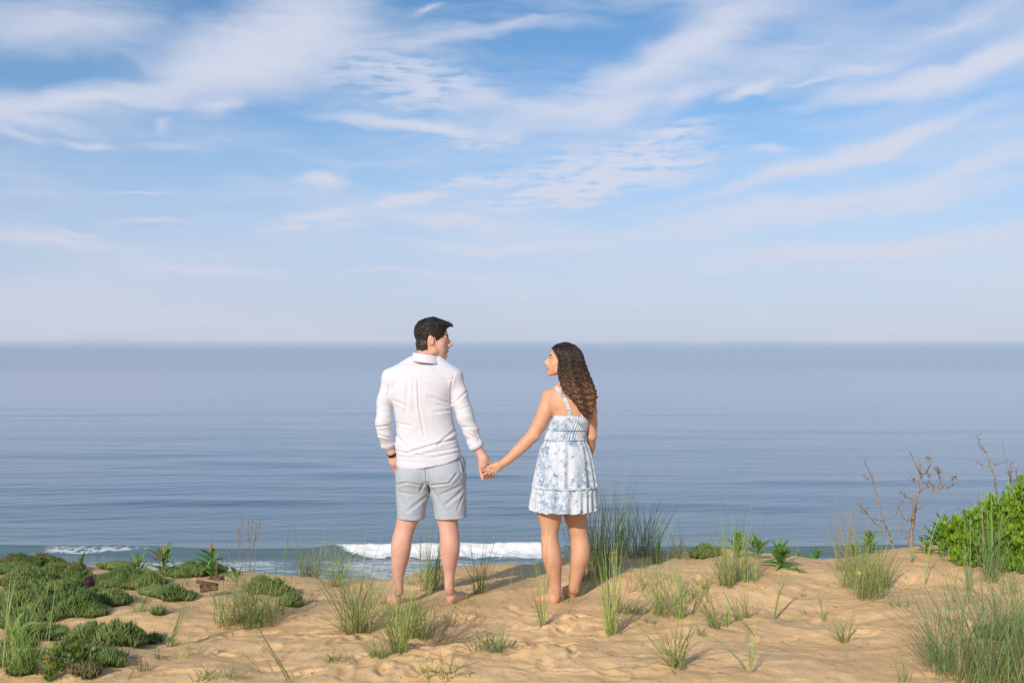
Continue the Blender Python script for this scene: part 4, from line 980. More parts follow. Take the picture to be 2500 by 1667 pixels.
def mound(pxx, pyy, rx, hpx, label, m=None, dens=1.0, tint=(0, .8), ry=None, group='low heathery cushions', name='heather_mound', cat='shrub', Yc=None, sp=1.0):
    o = place(pxx, pyy) if Yc is None else np.array([(pxx-1250)/F*Yc, Yc, gz1((pxx-1250)/F*Yc, Yc)])
    k_ = o[1]/F; a = rx*k_; b = (ry or .9)*a; h = 1.18*hpx*k_; mb_ = MB(); R = np.random.default_rng(int(pxx*3+pyy*5))
    o = o+np.array([0, b*.75, 0]); n = int(dens*a*b*math.pi*27000)+60
    # a small dark twiggy core keeps the cushion from being see-through
    th = np.linspace(0, 2*np.pi, 22, endpoint=False); rings = []
    cw = []
    for f_ in (1, .85, .6, .3, .02):
        rr = 1+.18*noise2(np.cos(th)*1.8+pxx, np.sin(th)*1.8, 3); x = o[0]+a*.80*f_*rr*np.cos(th); y = o[1]+b*.80*f_*rr*np.sin(th); z = gsl(x, y)-.01+h*.45*np.sqrt(1-min(f_*f_, 1))*(1+.2*noise2(x*20, y*20, 5)); rings.append(np.stack([x, y, z], -1))
    i, j = np.meshgrid(np.arange(4), np.arange(22), indexing='ij'); j2 = (j+1) % 22
    mb_.add(np.concatenate(rings), np.stack([i*22+j, i*22+j2, (i+1)*22+j2, (i+1)*22+j], -1).reshape(-1, 4), None, .0, .3)
    u = R.uniform(0, 1, n); an = R.uniform(0, 2*np.pi, n); rad = np.sqrt(u)*(1+.22*noise2(np.cos(an)*1.8+pxx, np.sin(an)*1.8, 3)+.12*noise2(np.cos(an)*6+pxx, np.sin(an)*6, 4))
    X = o[0]+a*rad*np.cos(an); Yv = o[1]+b*rad*np.sin(an); lump = .85+.20*noise2(X*9, Yv*9, 8)+.16*noise2(X*22, Yv*22, 9)
    Z0 = gsl(X, Yv)-.006; H = h*np.sqrt(np.clip(1.06-rad**2, .02, 1))*lump
    N = lambda *k: R.normal(0, 1, k)
    L = (.036+.034*R.random(n))*sp; zb = Z0+np.maximum(H-L, 0)*(.5+.5*R.random(n)); tl = .42*rad**1.5
    D = np.stack([np.cos(an)*tl, np.sin(an)*tl, np.ones(n)], -1); D[:, :2] += .17*N(n, 2); D /= np.linalg.norm(D, axis=1)[:, None]; r = .0033*R.uniform(.7, 1.2, n)
    B0 = np.stack([X, Yv, zb], -1); e1 = np.cross(D, [.3, .8, .1]); e1 /= np.linalg.norm(e1, axis=1)[:, None]; e2 = np.cross(D, e1)
    tn = np.clip(tint[0]+(tint[1]-tint[0])*(.5+.5*noise2(X*14, Yv*14, 2)+.18*N(n)), 0, .8); tn[R.random(n) < .04] = .92
    M1 = B0+D*(L*.6)[:, None]; A3 = [M1+r[:, None]*(math.cos(q)*e1+math.sin(q)*e2) for q in (0, 2.09, 4.19)]
    V_ = np.stack([B0]+A3+[B0+D*L[:, None]], 1).reshape(-1, 3)
    Tt = (np.arange(n)[:, None, None]*5+np.array([(0, 2, 1), (0, 3, 2), (0, 1, 3), (1, 2, 4), (2, 3, 4), (3, 1, 4)])[None]).reshape(-1, 3)
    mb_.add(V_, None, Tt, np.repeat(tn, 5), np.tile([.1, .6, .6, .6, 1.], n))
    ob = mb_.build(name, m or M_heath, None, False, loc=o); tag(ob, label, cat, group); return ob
def leaf(mb_, base, az_, tilt, L, w, droop, R, tint, n=8):
    t = np.linspace(0, 1, n); ang = tilt+droop*t**1.3; d = np.stack([np.sin(ang)*math.cos(az_), np.sin(ang)*math.sin(az_), np.cos(ang)], -1)
    P = base+np.concatenate([[np.zeros(3)], np.cumsum((d[1:]+d[:-1])*.5*L/(n-1), axis=0)]); side = np.array([-math.sin(az_), math.cos(az_), .0])+R.normal(0, .25, 3)
    mb_.ribbon(P, w*np.interp(t, [0, .15, .4, .7, 1], [.25, .75, 1, .7, .04]), side, tint, .32)
def goldenrod(pxx, pyy, hpx, n, L, label, lean=(0, 0), w=.011, tilt=(.5, 1.3), tint=(.1, .75), Yc=None, dry=.06, stem=True, cat='leafy plant', group='broad leaved plants'):
    o = place(pxx, pyy) if Yc is None else np.array([(pxx-1250)/F*Yc, Yc, gz1((pxx-1250)/F*Yc, Yc)])
    L = L*1.35; w = w*1.25; h = 1.1*hpx*o[1]/F; R = np.random.default_rng(int(pxx+pyy*3)); root = empty('seaside_plant', o); tag(root, label, cat, group); mb_ = MB(); ms = MB()
    top = o+np.array([lean[0]*h, lean[1]*h, h*.50]); n = int(n*1.4); ms.tube([o-(0, 0, .02), (o+top)/2+R.normal(0, .006, 3), top], [.0045, .004, .002], 6, .8)
    for k in range(n):
        f_ = (k+.5)/n; b = o+(top-o)*(f_**.8); a = k*2.4+R.normal(0, .3); tl = (tilt[1]+(tilt[0]-tilt[1])*f_)*.8+R.normal(0, .22)
        tn = R.uniform(*tint) if R.random() > dry else .9
        leaf(mb_, b, a, max(tl, .05), 1.05*L*R.uniform(.6, 1.15)*(1.15-.45*f_), w*R.uniform(.7, 1.15), R.uniform(.4, 1.7), R, tn)
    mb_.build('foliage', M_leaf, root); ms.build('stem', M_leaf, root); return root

# --- grass, every tuft its own plant: pixel of the root, height in pixels, blades, spread
T = tuft
T(602, 1523, 135, 230, .42, 'dense round grass clump with brown base on the left sand', br=.10, dry=.22, droop=.6, tint=(0, .6), minL=.3, root=None) if False else None
T(600, 1520, 150, 330, .40, 'densest round grass clump, brown at its base, left of the man', br=.105, dry=.25, droop=.6, tint=(0, .6), heads=0)
T(592, 1480, 185, 12, .14, 'dry seed heads on thin stalks rising from the round clump', br=.05, m=M_dry, heads=7, dry=.5, group='dry stalks', cat='dry stalks', name='seed_stalks', droop=.2)
T(690, 1499, 212, 7, .07, 'few tall straight blades on a pale stalk right of the round clump', br=.012, m=M_grassy, droop=.12, w=.0032, tint=(0, .5))
T(672, 1492, 120, 26, .38, 'short thin grass at the foot of the tall straight blades', br=.03, m=M_grass)
T(757, 1402, 118, 130, .34, 'brownish tuft on the edge with pale blades curving left', br=.055, m=M_grass, dry=.42, droop=.7)
T(757, 1404, 165, 22, .42, 'long pale arching blades out of the brownish edge tuft', lean=(-.12, 0), br=.03, m=M_dry, droop=1.1, w=.0015)
T(760, 1467, 72, 24, .30, 'small sparse brownish tuft below the edge tuft', br=.03, m=M_grass, dry=.4)
T(876, 1544, 240, 150, .27, 'large fan of grass just left of the man', br=.045, lean=(-.08, .0), droop=.5, dry=.10)
T(868, 1536, 150, 60, .55, 'low outer blades sprawling from the large fan', br=.05, lean=(-.25, 0), droop=.7, dry=.2)
T(815, 1430, 140, 50, .28, 'thin green tuft behind the large fan of grass', br=.04, lean=(-.05, 0))
T(842, 1412, 120, 22, .35, 'wispy grass on the edge between fan and man', br=.04, m=M_grassb)
T(415, 1577, 150, 26, .10, 'slim tuft leaning right on the left sand', lean=(.30, .05), br=.014, m=M_grassy, droop=.15)
T(703, 1672, 150, 8, .05, 'long blades leaning left at the bottom edge', lean=(-.62, .1), br=.02, w=.0034, droop=.1, tint=(0, .3), minL=.5, Yc=4.75)
T(640, 1640, 95, 8, .12, 'wispy stems leaning left at bottom of the path', lean=(-.8, .1), br=.03, w=.0014, dry=.4)
T(538, 1592, 30, 8, .25, 'tiny green sprout alone on the left sand', br=.008)
T(812, 1612, 45, 26, .65, 'small spiky sprig low left of the front tuft', br=.02)
T(500, 1655, 52, 30, .8, 'flat spiky sprig at bottom left of the path', br=.03)
T(560, 1652, 50, 22, .9, 'flattened green sprig at the bottom beside the spiky one', lean=(.3, 0), br=.03)
T(468, 1602, 70, 26, .35, 'sparse fuzzy green sprig in the left sand', br=.045, w=.0014, m=M_grassy)
T(973, 1591, 175, 100, .30, 'upright bright tuft in front of the man', br=.025, lean=(-.05, 0), droop=.35, tint=(.1, .75))
T(1015, 1554, 145, 170, .40, 'dark full tuft in front between the feet of the man', br=.045, dry=.2)
T(926, 1601, 75, 70, .8, 'low sprawling tuft left of the upright bright tuft', br=.03, lean=(-.25, 0))
T(1060, 1566, 120, 34, .28, 'pale tuft leaning right with straw coloured tips', lean=(.55, .1), br=.04, m=M_dry, w=.0018, dry=.3, droop=.3)
T(1085, 1572, 125, 10, .10, 'few blades with long straw tips leaning far right', lean=(.95, .1), br=.03, m=M_dry, w=.0026, droop=.2, dry=.8)
T(1196, 1583, 66, 90, .45, 'low dense tuft on the right side of the path', br=.05, lean=(-.1, 0), m=M_grassb)
T(1218, 1590, 88, 14, .14, 'thin dark blades at the right of the low dense tuft', br=.012, lean=(.1, 0), m=M_grassb)
T(1049, 1646, 62, 34, .85, 'spreading sprig at bottom centre, left one', br=.02)
T(1094, 1652, 72, 34, .75, 'spreading sprig at bottom centre, leaning right', br=.02, lean=(.45, 0), m=M_grassb)
T(1104, 1608, 70, 7, .12, 'few curved blades low in front of the path', lean=(.5, 0), br=.01)
T(855, 1612, 55, 10, .3, 'thin green runner left of the front tufts', lean=(-.6, 0), br=.03)
T(1047, 1440, 170, 75, .18, 'tall tuft seen between the legs of the man', br=.035, m=M_grass, droop=.3, dry=.12)
T(1070, 1436, 150, 60, .16, 'yellowish tuft beside the right calf of the man', br=.03, m=M_grassy, droop=.25, dry=.18)
T(1010, 1424, 60, 60, .6, 'dark low grass behind the left ankle of the man', br=.08, m=M_grassb)
T(930, 1472, 42, 40, .7, 'low grass under the left foot of the man', br=.05, m=M_grassb)
T(1133, 1476, 42, 60, .8, 'fine low grass beside the right heel of the man', br=.06, m=M_grass, w=.0012)
T(1169, 1448, 165, 52, .28, 'open tuft right of the man under the joined hands', br=.016, droop=.3)
T(1180, 1448, 90, 7, .25, 'pale arched blades beside the open tuft', lean=(1.1, 0), br=.01, m=M_dry, droop=.7, dry=.9, w=.0014)
T(1323, 1527, 175, 24, .10, 'slim yellow green tuft left of the feet of the woman', br=.012, lean=(-.13, 0), m=M_grassy, droop=.2)
T(1318, 1515, 262, 5, .11, 'very long thin blades leaning left before the woman', br=.012, lean=(-.20, 0), m=M_grassb, w=.0015, droop=.15, minL=.8)
T(1330, 1450, 215, 8, .18, 'sparse tall blades left of the legs of the woman', br=.02, lean=(-.15, 0), m=M_grassb, w=.0013, minL=.6, Yc=6.7)
T(1400, 1400, 130, 10, .25, 'thin blades seen between the calves of the woman', br=.03, m=M_grassb, w=.0015, Yc=7.1)
T(1493, 1550, 235, 38, .20, 'clean upright tuft right of the woman casting a shadow', br=.020, m=M_grassy, w=.0026, droop=.22, dry=.05)
T(1452, 1408, 235, 190, .17, 'dark blue green tuft touching the right leg of the woman', br=.085, m=M_grassb, droop=.25, dry=.16)
T(1480, 1380, 190, 110, .22, 'brown based part of the dark thicket right of the woman', br=.07, m=M_grassb, dry=.3, lean=(.05, 0))
T(1553, 1356, 165, 170, .28, 'widest dark tuft on the crest behind the woman', br=.09, m=M_grassb, droop=.3, dry=.14)
T(1520, 1350, 205, 16, .20, 'tallest thin blades over the dark crest thicket', br=.05, m=M_grassb, w=.0015, droop=.2, minL=.7)
T(1602, 1372, 120, 46, .16, 'bright yellow green tuft on the crest', br=.02, m=M_grassy, droop=.3)
T(1607, 1500, 155, 30, .24, 'sparse tuft low on the slope under the bright crest tuft', br=.018, m=M_grassy, lean=(-.05, 0))
T(1640, 1505, 140, 40, .34, 'grey green tuft right of the sparse slope tuft', br=.035, lean=(-.15, 0))
T(1663, 1508, 175, 22, .18, 'upright thin tuft with a long shadow on the slope', br=.012, lean=(-.1, 0), m=M_grassy)
T(1652, 1628, 160, 46, .30, 'front tuft on the right sand fanning out left', br=.026, lean=(-.12, 0), w=.0026)
T(1640, 1622, 110, 14, .3, 'long flat blades spreading left of the front right tuft', br=.02, lean=(-1.0, 0), w=.0020)
T(1520, 1494, 50, 60, .75, 'dark creeping sprig right of the feet of the woman', br=.05, m=M_grassb)
T(1552, 1498, 50, 40, .8, 'second dark creeping sprig beside the clean upright tuft', br=.04, m=M_grassb)
T(1587, 1520, 36, 18, .7, 'tiny sprig right of the clean upright tuft', br=.02, m=M_grassb)
T(1774, 1430, 190, 95, .24, 'long tuft hanging over the middle of the right crest', br=.03, lean=(-.10, 0), droop=.35)
T(1822, 1417, 140, 75, .22, 'bright tuft right of the long crest tuft', br=.05, m=M_grassy)
T(1800, 1395, 240, 12, .17, 'very tall thin blades over the right crest', br=.05, m=M_grass, w=.0014, minL=.7, droop=.15)
T(1720, 1438, 62, 12, .25, 'small thin tuft left of the long crest tuft', br=.012)
T(1747, 1532, 130, 34, .14, 'tuft leaning left on the bare right slope', lean=(-.42, .05), br=.02)
T(1771, 1530, 80, 16, .12, 'short slim tuft next to the leaning one', br=.01, m=M_grassy)
T(1805, 1513, 95, 18, .14, 'loose tuft leaning left in the middle slope', lean=(-.3, 0), br=.012)
T(1824, 1507, 85, 14, .14, 'straw tinted blades beside the loose slope tuft', lean=(-.15, 0), br=.012, dry=.3)
T(1842, 1550, 60, 7, .15, 'three blades leaning left with one upright', lean=(-.8, .1), br=.006)
T(1842, 1550, 60, 3, .03, 'single upright blade beside the three leaning ones', br=.004) if False else None
T(1834, 1640, 150, 8, .08, 'tall single stalk of grass low on the right sand', br=.006, lean=(.02, 0), m=M_grassy)
T(1825, 1636, 90, 4, .05, 'short blades leaning left of the tall single stalk', br=.006, lean=(-.75, .1), m=M_grassy)
T(1889, 1508, 150, 5, .04, 'long lone blade leaning right in the open sand', lean=(.12, .05), br=.005, w=.0030)
T(1713, 1550, 45, 12, .35, 'withered brown sprig on the right slope', br=.01, m=M_dry, dry=.5)
T(1925, 1518, 26, 14, .9, 'flat little green weed in the open sand', br=.01, w=.002, cat='weed', name='weed')
T(1960, 1455, 18, 8, .6, 'smallest green weed under the leafy crest plant', br=.006, w=.002, cat='weed', name='weed')
T(1965, 1498, 26, 8, .6, 'little green weed below the smallest one', br=.006, w=.002, cat='weed', name='weed')
T(2063, 1567, 95, 30, .45, 'sparse open tuft alone on the right sand', br=.018, dry=.15)
T(2060, 1568, 120, 4, .1, 'long flat blade lying left of the sparse open tuft', lean=(-1.6, 0), br=.01, w=.0022)
T(2012, 1516, 80, 5, .25, 'few blades left of the sparse open tuft', br=.01, lean=(-.3, 0))
T(2122, 1459, 190, 150, .26, 'large bright tuft on the right crest leaning left', br=.055, m=M_grass, lean=(-.10, 0), dry=.12)
T(2085, 1435, 175, 70, .26, 'left flank of grass joined to the large crest tuft', br=.05, m=M_grassy, lean=(-.15, 0))
T(2065, 1395, 190, 22, .10, 'straw yellow upright blades above the large crest tuft', br=.05, m=M_dry, tint=(.5, 1), dry=.5, w=.0028, droop=.1, minL=.6)
T(2155, 1430, 110, 40, .3, 'grey green tuft right of the large crest tuft', br=.03, m=M_grassb)
T(1658, 1362, 85, 26, .35, 'thin dry grass on the crest past the thicket', br=.05, m=M_dry)
T(1665, 1364, 75, 20, .22, 'thin green grass among the dry crest grass', br=.05, m=M_grassb)
T(1935, 1350, 80, 26, .25, 'blue green grass behind the leafy crest plant', br=.05, m=M_grassb)
T(2224, 1372, 50, 12, .16, 'small tuft under the dead bush', br=.008, m=M_grassy)
T(2301, 1370, 46, 12, .22, 'small tuft between dead bush and green shrub', br=.008, m=M_grassy)
T(2258, 1426, 190, 4, .04, 'single thin upright blade left of the green shrub', br=.006, w=.0022)
T(2417, 1378, 215, 70, .12, 'tall grass growing up through the green shrub', br=.03, m=M_grassb, w=.0030, Yc=6.75, droop=.3, dry=.14)
T(2366, 1404, 190, 14, .10, 'slender blades before the left of the green shrub', br=.012, m=M_grassb, w=.0022, Yc=6.6)
T(2466, 1410, 160, 18, .2, 'slender blades before the right of the green shrub', br=.03, m=M_grassb, w=.0022, Yc=6.5)
T(2284, 1622, 190, 70, .20, 'tuft leaning left at the lower right', br=.035, lean=(-.38, 0), m=M_grassb, dry=.16)
T(2300, 1640, 190, 34, .32, 'loose grey green blades right of the leaning tuft', br=.06, lean=(-.15, 0), m=M_grassb, dry=.2)
T(2360, 1672, 270, 110, .36, 'broad grass in the lower right, left part', br=.08, lean=(-.15, 0), m=M_grassb, dry=.2, Yc=4.9)
T(2430, 1690, 325, 210, .28, 'biggest grass mass in the lower right corner', br=.11, lean=(-.06, 0), m=M_grassb, dry=.18, Yc=4.8)
T(2490, 1690, 310, 180, .22, 'right edge of the corner grass, darkest blades', br=.09, m=M_grassb, dry=.12, Yc=4.85)
T(2455, 1560, 190, 80, .28, 'grass behind the corner mass', br=.06, m=M_grassb)
T(2205, 1672, 95, 8, .10, 'few thin blades at the bottom edge near the right', br=.015, lean=(-.1, 0), Yc=4.82)
T(2320, 1530, 150, 18, .22, 'thin bent blades left above the corner grass', br=.04, lean=(-.35, 0), m=M_grassb, dry=.3)
# left side
T(74, 1632, 200, 62, .20, 'tall bright tuft at the lower left', br=.05, m=M_grassy, dry=.12, droop=.3, lean=(.05, 0))
T(20, 1672, 240, 30, .28, 'long blades in the lower left corner', br=.06, m=M_grassy, Yc=4.85, dry=.15)
T(160, 1500, 110, 26, .35, 'thin long blades over the big left mat', br=.10, m=M_grass, w=.0013)
T(60, 1500, 120, 22, .25, 'thin upright blades over the left end of the mat', br=.12, m=M_grassy, w=.0015)
T(345, 1494, 105, 16, .20, 'thin blades leaning right below the leafy plants', br=.02, lean=(.25, 0), w=.0015)
T(335, 1492, 34, 26, .8, 'flat yellow green sprig below the leafy plants', br=.03, m=M_grassy)
T(390, 1440, 120, 26, .35, 'wispy grass among the left leafy plants', br=.08, m=M_grassy, w=.0014)
T(388, 1606, 34, 16, .3, 'small green sprout left of the slim leaning tuft', br=.012)
T(353, 1636, 50, 20, .15, 'small dry upright sprout at the bottom left', br=.02, m=M_dry, dry=.3)
T(308, 1672, 80, 6, .06, 'pale blades leaning right at the bottom left', lean=(.5, 0), br=.012, m=M_dry, Yc=4.8, w=.002)
T(215, 1668, 90, 10, .25, 'thin dry stems at the bottom left', br=.10, m=M_dry, w=.0013, Yc=4.85, dry=.4)
T(120, 1672, 70, 8, .3, 'thin green stems at the bottom left', br=.06, m=M_grassy, w=.0014, Yc=4.85)
T(640, 1420, 90, 12, .3, 'faint thin grass on the edge left of the brownish tuft', br=.10, m=M_grassb, w=.0012)
T(560, 1420, 125, 14, .2, 'thin green stalks behind the round clump', br=.06, m=M_grass, w=.0015)
# --- heathery cushions, left
m_ = mound
m_(28, 1380, 44, 26, 'brown tipped cushion at the far left of the crest', m=M_heathb)
m_(60, 1385, 38, 34, 'dark cushion on the crest beside the brown tipped one', tint=(0, .3))
m_(95, 1378, 34, 26, 'olive cushion on the crest, third from the left', m=M_heathb, tint=(0, .5))
m_(128, 1384, 26, 26, 'small dark cushion at the right of the crest row', tint=(0, .35))
m_(20, 1400, 50, 32, 'pale silvery cushion behind the big left mat', tint=(.3, .8))
m_(172, 1392, 30, 18, 'low rusty cushion beside the upright single leaf', m=M_heathb, tint=(.4, 1.))
m_(30, 1490, 75, 62, 'left end of the big heathery mat')
m_(110, 1468, 75, 62, 'tall middle of the big heathery mat')
m_(165, 1502, 60, 60, 'front bulge of the big heathery mat', tint=(0, .6))
m_(85, 1512, 60, 44, 'front left bulge of the big heathery mat')
m_(190, 1442, 50, 40, 'darkest cushion behind the maroon box', tint=(0, .4))
m_(248, 1474, 50, 46, 'yellowish cushion right of the maroon box', tint=(.2, .8))
m_(290, 1432, 60, 42, 'cushion at the top middle, left of the leafy plants', tint=(0, .6))
m_(345, 1440, 40, 36, 'cushion below the broad leafy plants', tint=(0, .6))
m_(455, 1410, 55, 36, 'round cushion behind the brown bark', tint=(0, .7))
m_(415, 1465, 42, 38, 'grey cushion left of the brown bark')
m_(222, 1506, 30, 28, 'small blue grey cushion under the yellowish one')
m_(205, 1572, 48, 58, 'left half of the large lone cushion', tint=(.1, .8))
m_(285, 1576, 60, 68, 'right half of the large lone cushion', tint=(.05, .75))
m_(102, 1548, 24, 30, 'small pale cushion left of the lone cushion', tint=(.3, .8))
m_(128, 1562, 30, 22, 'low pale cushion touching the lone cushion', tint=(.2, .8))
m_(28, 1590, 42, 50, 'dark cushion at the left edge', tint=(0, .5))
m_(245, 1626, 46, 36, 'cushion beside the red and green spiky plant')
m_(205, 1655, 32, 30, 'olive cushion in front of the spiky plant', m=M_heathb, tint=(0, .5))
m_(367, 1570, 20, 18, 'tiny cushion right of the lone cushion', tint=(0, .5))
m_(385, 1502, 14, 20, 'tiny green cushion in the middle of the left sand', tint=(.2, .8))
m_(163, 1504, 16, 14, 'tiny cushion under the front bulge', tint=(.2, .8)) if False else None
m_(45, 1650, 26, 22, 'tiny cushion low beside the tall bright tuft', tint=(0, .6))
m_(20, 1672, 48, 34, 'blue grey cushion in the bottom left corner', tint=(.2, .7), Yc=4.95)
m_(640, 1448, 40, 40, 'cushion behind the round grass clump', tint=(0, .6))
m_(672, 1452, 34, 48, 'tall cushion behind the round grass clump, right part', tint=(0, .6))
m_(706, 1480, 28, 40, 'blue grey cushion right of the tall straight blades', tint=(.2, .8))
m_(1724, 1362, 34, 40, 'lone dark cushion on the right crest', tint=(0, .5))
m_(1905, 1345, 30, 16, 'low cushion behind the leafy crest plant', tint=(0, .4))
m_(2430, 1560, 34, 30, 'dark cushion inside the corner grass, left one', tint=(0, .3))
m_(2490, 1548, 34, 34, 'dark cushion inside the corner grass at the right edge', tint=(0, .3))
for px_, py_, rx_, h_, lb_, tt in ((55, 1440, 66, 52, 'rear left swell of the big heathery mat', (.1, .8)), (140, 1420, 52, 40, 'rear middle swell of the big heathery mat', (0, .7)), (10, 1530, 46, 44, 'lowest left swell of the big heathery mat', (.1, .8)), (235, 1440, 44, 34, 'swell between the maroon box and the crest', (.2, .8)),
    (330, 1425, 52, 32, 'soft cushion behind the pair of leafy plants', (.1, .7)), (375, 1455, 36, 30, 'pale cushion under the right leafy plant', (.3, .8)), (490, 1400, 44, 28, 'cushion on the crest above the brown bark', (.1, .6)), (60, 1560, 36, 30, 'cushion behind the tall bright tuft', (.1, .7)), (160, 1590, 40, 40, 'left shoulder of the large lone cushion', (.2, .8)), (280, 1392, 40, 24, 'thin cushion on the crest left of the leafy pair', (.2, .8))):
    m_(px_, py_, rx_, h_, lb_, tint=tt)
T(110, 1440, 75, 60, .4, 'short fine grass growing through the big mat', br=.10, m=M_grassy, w=.0013, dry=.2)
T(270, 1440, 75, 50, .4, 'short fine grass growing through the yellowish cushion', br=.09, m=M_grass, w=.0013, dry=.2)
T(430, 1430, 80, 46, .4, 'short fine grass between the leafy plants and the bark', br=.09, m=M_grassy, w=.0013, dry=.2)
T(250, 1560, 45, 30, .5, 'few pale wisps on the large lone cushion', br=.08, m=M_dry, w=.0012)
T(1700, 1470, 90, 24, .3, 'thin grass in the middle of the right slope', br=.05, m=M_grassy)
T(1560, 1440, 95, 26, .3, 'thin grass on the slope under the dark thicket', br=.07, m=M_grass)
T(1390, 1470, 60, 20, .5, 'wispy sprig just behind the heels of the woman', br=.04, m=M_grass, w=.0014)
T(1260, 1440, 70, 16, .4, 'wispy stems between the couple on the sand', br=.06, m=M_grassb, w=.0013)
T(985, 1500, 80, 34, .5, 'loose wiry grass right before the feet of the man', br=.08, m=M_grass, dry=.3)
T(1130, 1520, 70, 34, .6, 'flattened wiry grass beside the path', br=.10, m=M_dry, dry=.3, w=.0014)
T(2190, 1480, 90, 26, .35, 'thin grass above the lower right tuft', br=.05, m=M_grassb, w=.0014)
T(2350, 1470, 110, 30, .35, 'thin grass between shrub and corner mass', br=.08, m=M_grassb, w=.0016)
# spiky red-green plants
def spiky(pxx, pyy, hpx, n, label):
    o = place(pxx, pyy); h = hpx*o[1]/F; R = np.random.default_rng(int(pxx)); mb_ = MB()
    for k in range(n):
        a = R.uniform(0, 6.28); tl = R.uniform(0, 1.0); d = np.array([math.sin(tl)*math.cos(a), math.sin(tl)*math.sin(a), math.cos(tl)]); q = o+d*h*R.uniform(.1, .75)
        for j in range(4): leaf(mb_, q, a+R.normal(0, .9), tl*.8+R.normal(0, .3), .028, .0035, .1, R, R.uniform(.1, .75) if R.random() > .28 else .95, 4)
    mb_.tube([o-(0, 0, .03), o+(0, 0, h*.5)], [.012, .006], 6, .5)
    ob = mb_.build('spurge_plant', M_leaf, None, True, loc=o); tag(ob, label, 'leafy plant', 'spiky small plants')
spiky(140, 1640, 78, 130, 'spiky yellow green plant with red tips, lower left')
spiky(122, 1662, 42, 50, 'low red green rosette at the foot of the spiky plant')
spiky(188, 1622, 62, 90, 'second spiky plant between the first and the cushion')
# broad leaved plants
Gd = goldenrod
Gd(400, 1402, 88, 20, .145, 'bushy broad leaved plant, darker right one of the left pair', w=.014, tint=(0, .6), dry=.1)
Gd(338, 1408, 66, 18, .12, 'yellow green leafy plant, left one of the left pair', w=.009, tint=(.4, .8), dry=.15)
Gd(519, 1410, 92, 16, .165, 'tall plant with long drooping leaves above the brown bark', w=.014, tilt=(.5, 1.35), tint=(0, .6))
Gd(579, 1430, 46, 4, .12, 'pair of upright broad leaves behind the round clump', w=.017, tilt=(.1, .4), tint=(.1, .6))
Gd(197, 1394, 34, 2, .11, 'single upright broad leaf on the left crest', w=.014, tilt=(.0, .1), tint=(.3, .7), dry=0)
Gd(30, 1570, 46, 4, .16, 'plant with two big pale leaves at the left edge', w=.020, tilt=(.15, .7), tint=(.4, .8), dry=0)
Gd(1907, 1386, 66, 30, .125, 'star shaped leafy plant in the sand of the crest', w=.013, tilt=(.3, 1.35), tint=(.1, .7), dry=.02)
Gd(1848, 1362, 58, 20, .12, 'leafy plant behind the bright tuft on the crest', w=.010, tint=(.2, .8), dry=.12, tilt=(.2, .9))
Gd(1800, 1362, 80, 26, .11, 'green leafy shoots inside the long crest tuft', w=.010, tint=(.3, .8), tilt=(.1, .8))
Gd(1990, 1362, 52, 8, .12, 'lone leafy plant between two crest tufts', w=.012, tint=(0, .5), dry=.2, tilt=(.2, .8))
Gd(1951, 1354, 40, 7, .11, 'small leafy plant behind the star shaped one', w=.009, tint=(0, .4), tilt=(.3, .9))
Gd(2120, 1352, 72, 30, .10, 'leafy plant behind the large crest tuft', w=.009, tint=(.1, .7), tilt=(.2, 1.))
Gd(2080, 1352, 62, 20, .10, 'second leafy plant behind the large crest tuft, more left', w=.009, tint=(.1, .7), tilt=(.2, 1.))
Gd(2275, 1322, 112, 34, .15, 'tall leafy plant left of the green shrub', w=.014, tint=(.1, .7), tilt=(.3, 1.1), lean=(.25, 0), dry=.06)
Gd(2262, 1352, 40, 12, .11, 'yellowing leafy plant under the tall leafy one', w=.014, tint=(.5, .8), tilt=(.7, 1.4), dry=.2)
Gd(2415, 1290, 120, 40, .13, 'leafy shoot topping the green shrub', w=.011, tint=(.2, .75), tilt=(.2, 1.1), Yc=7.0)
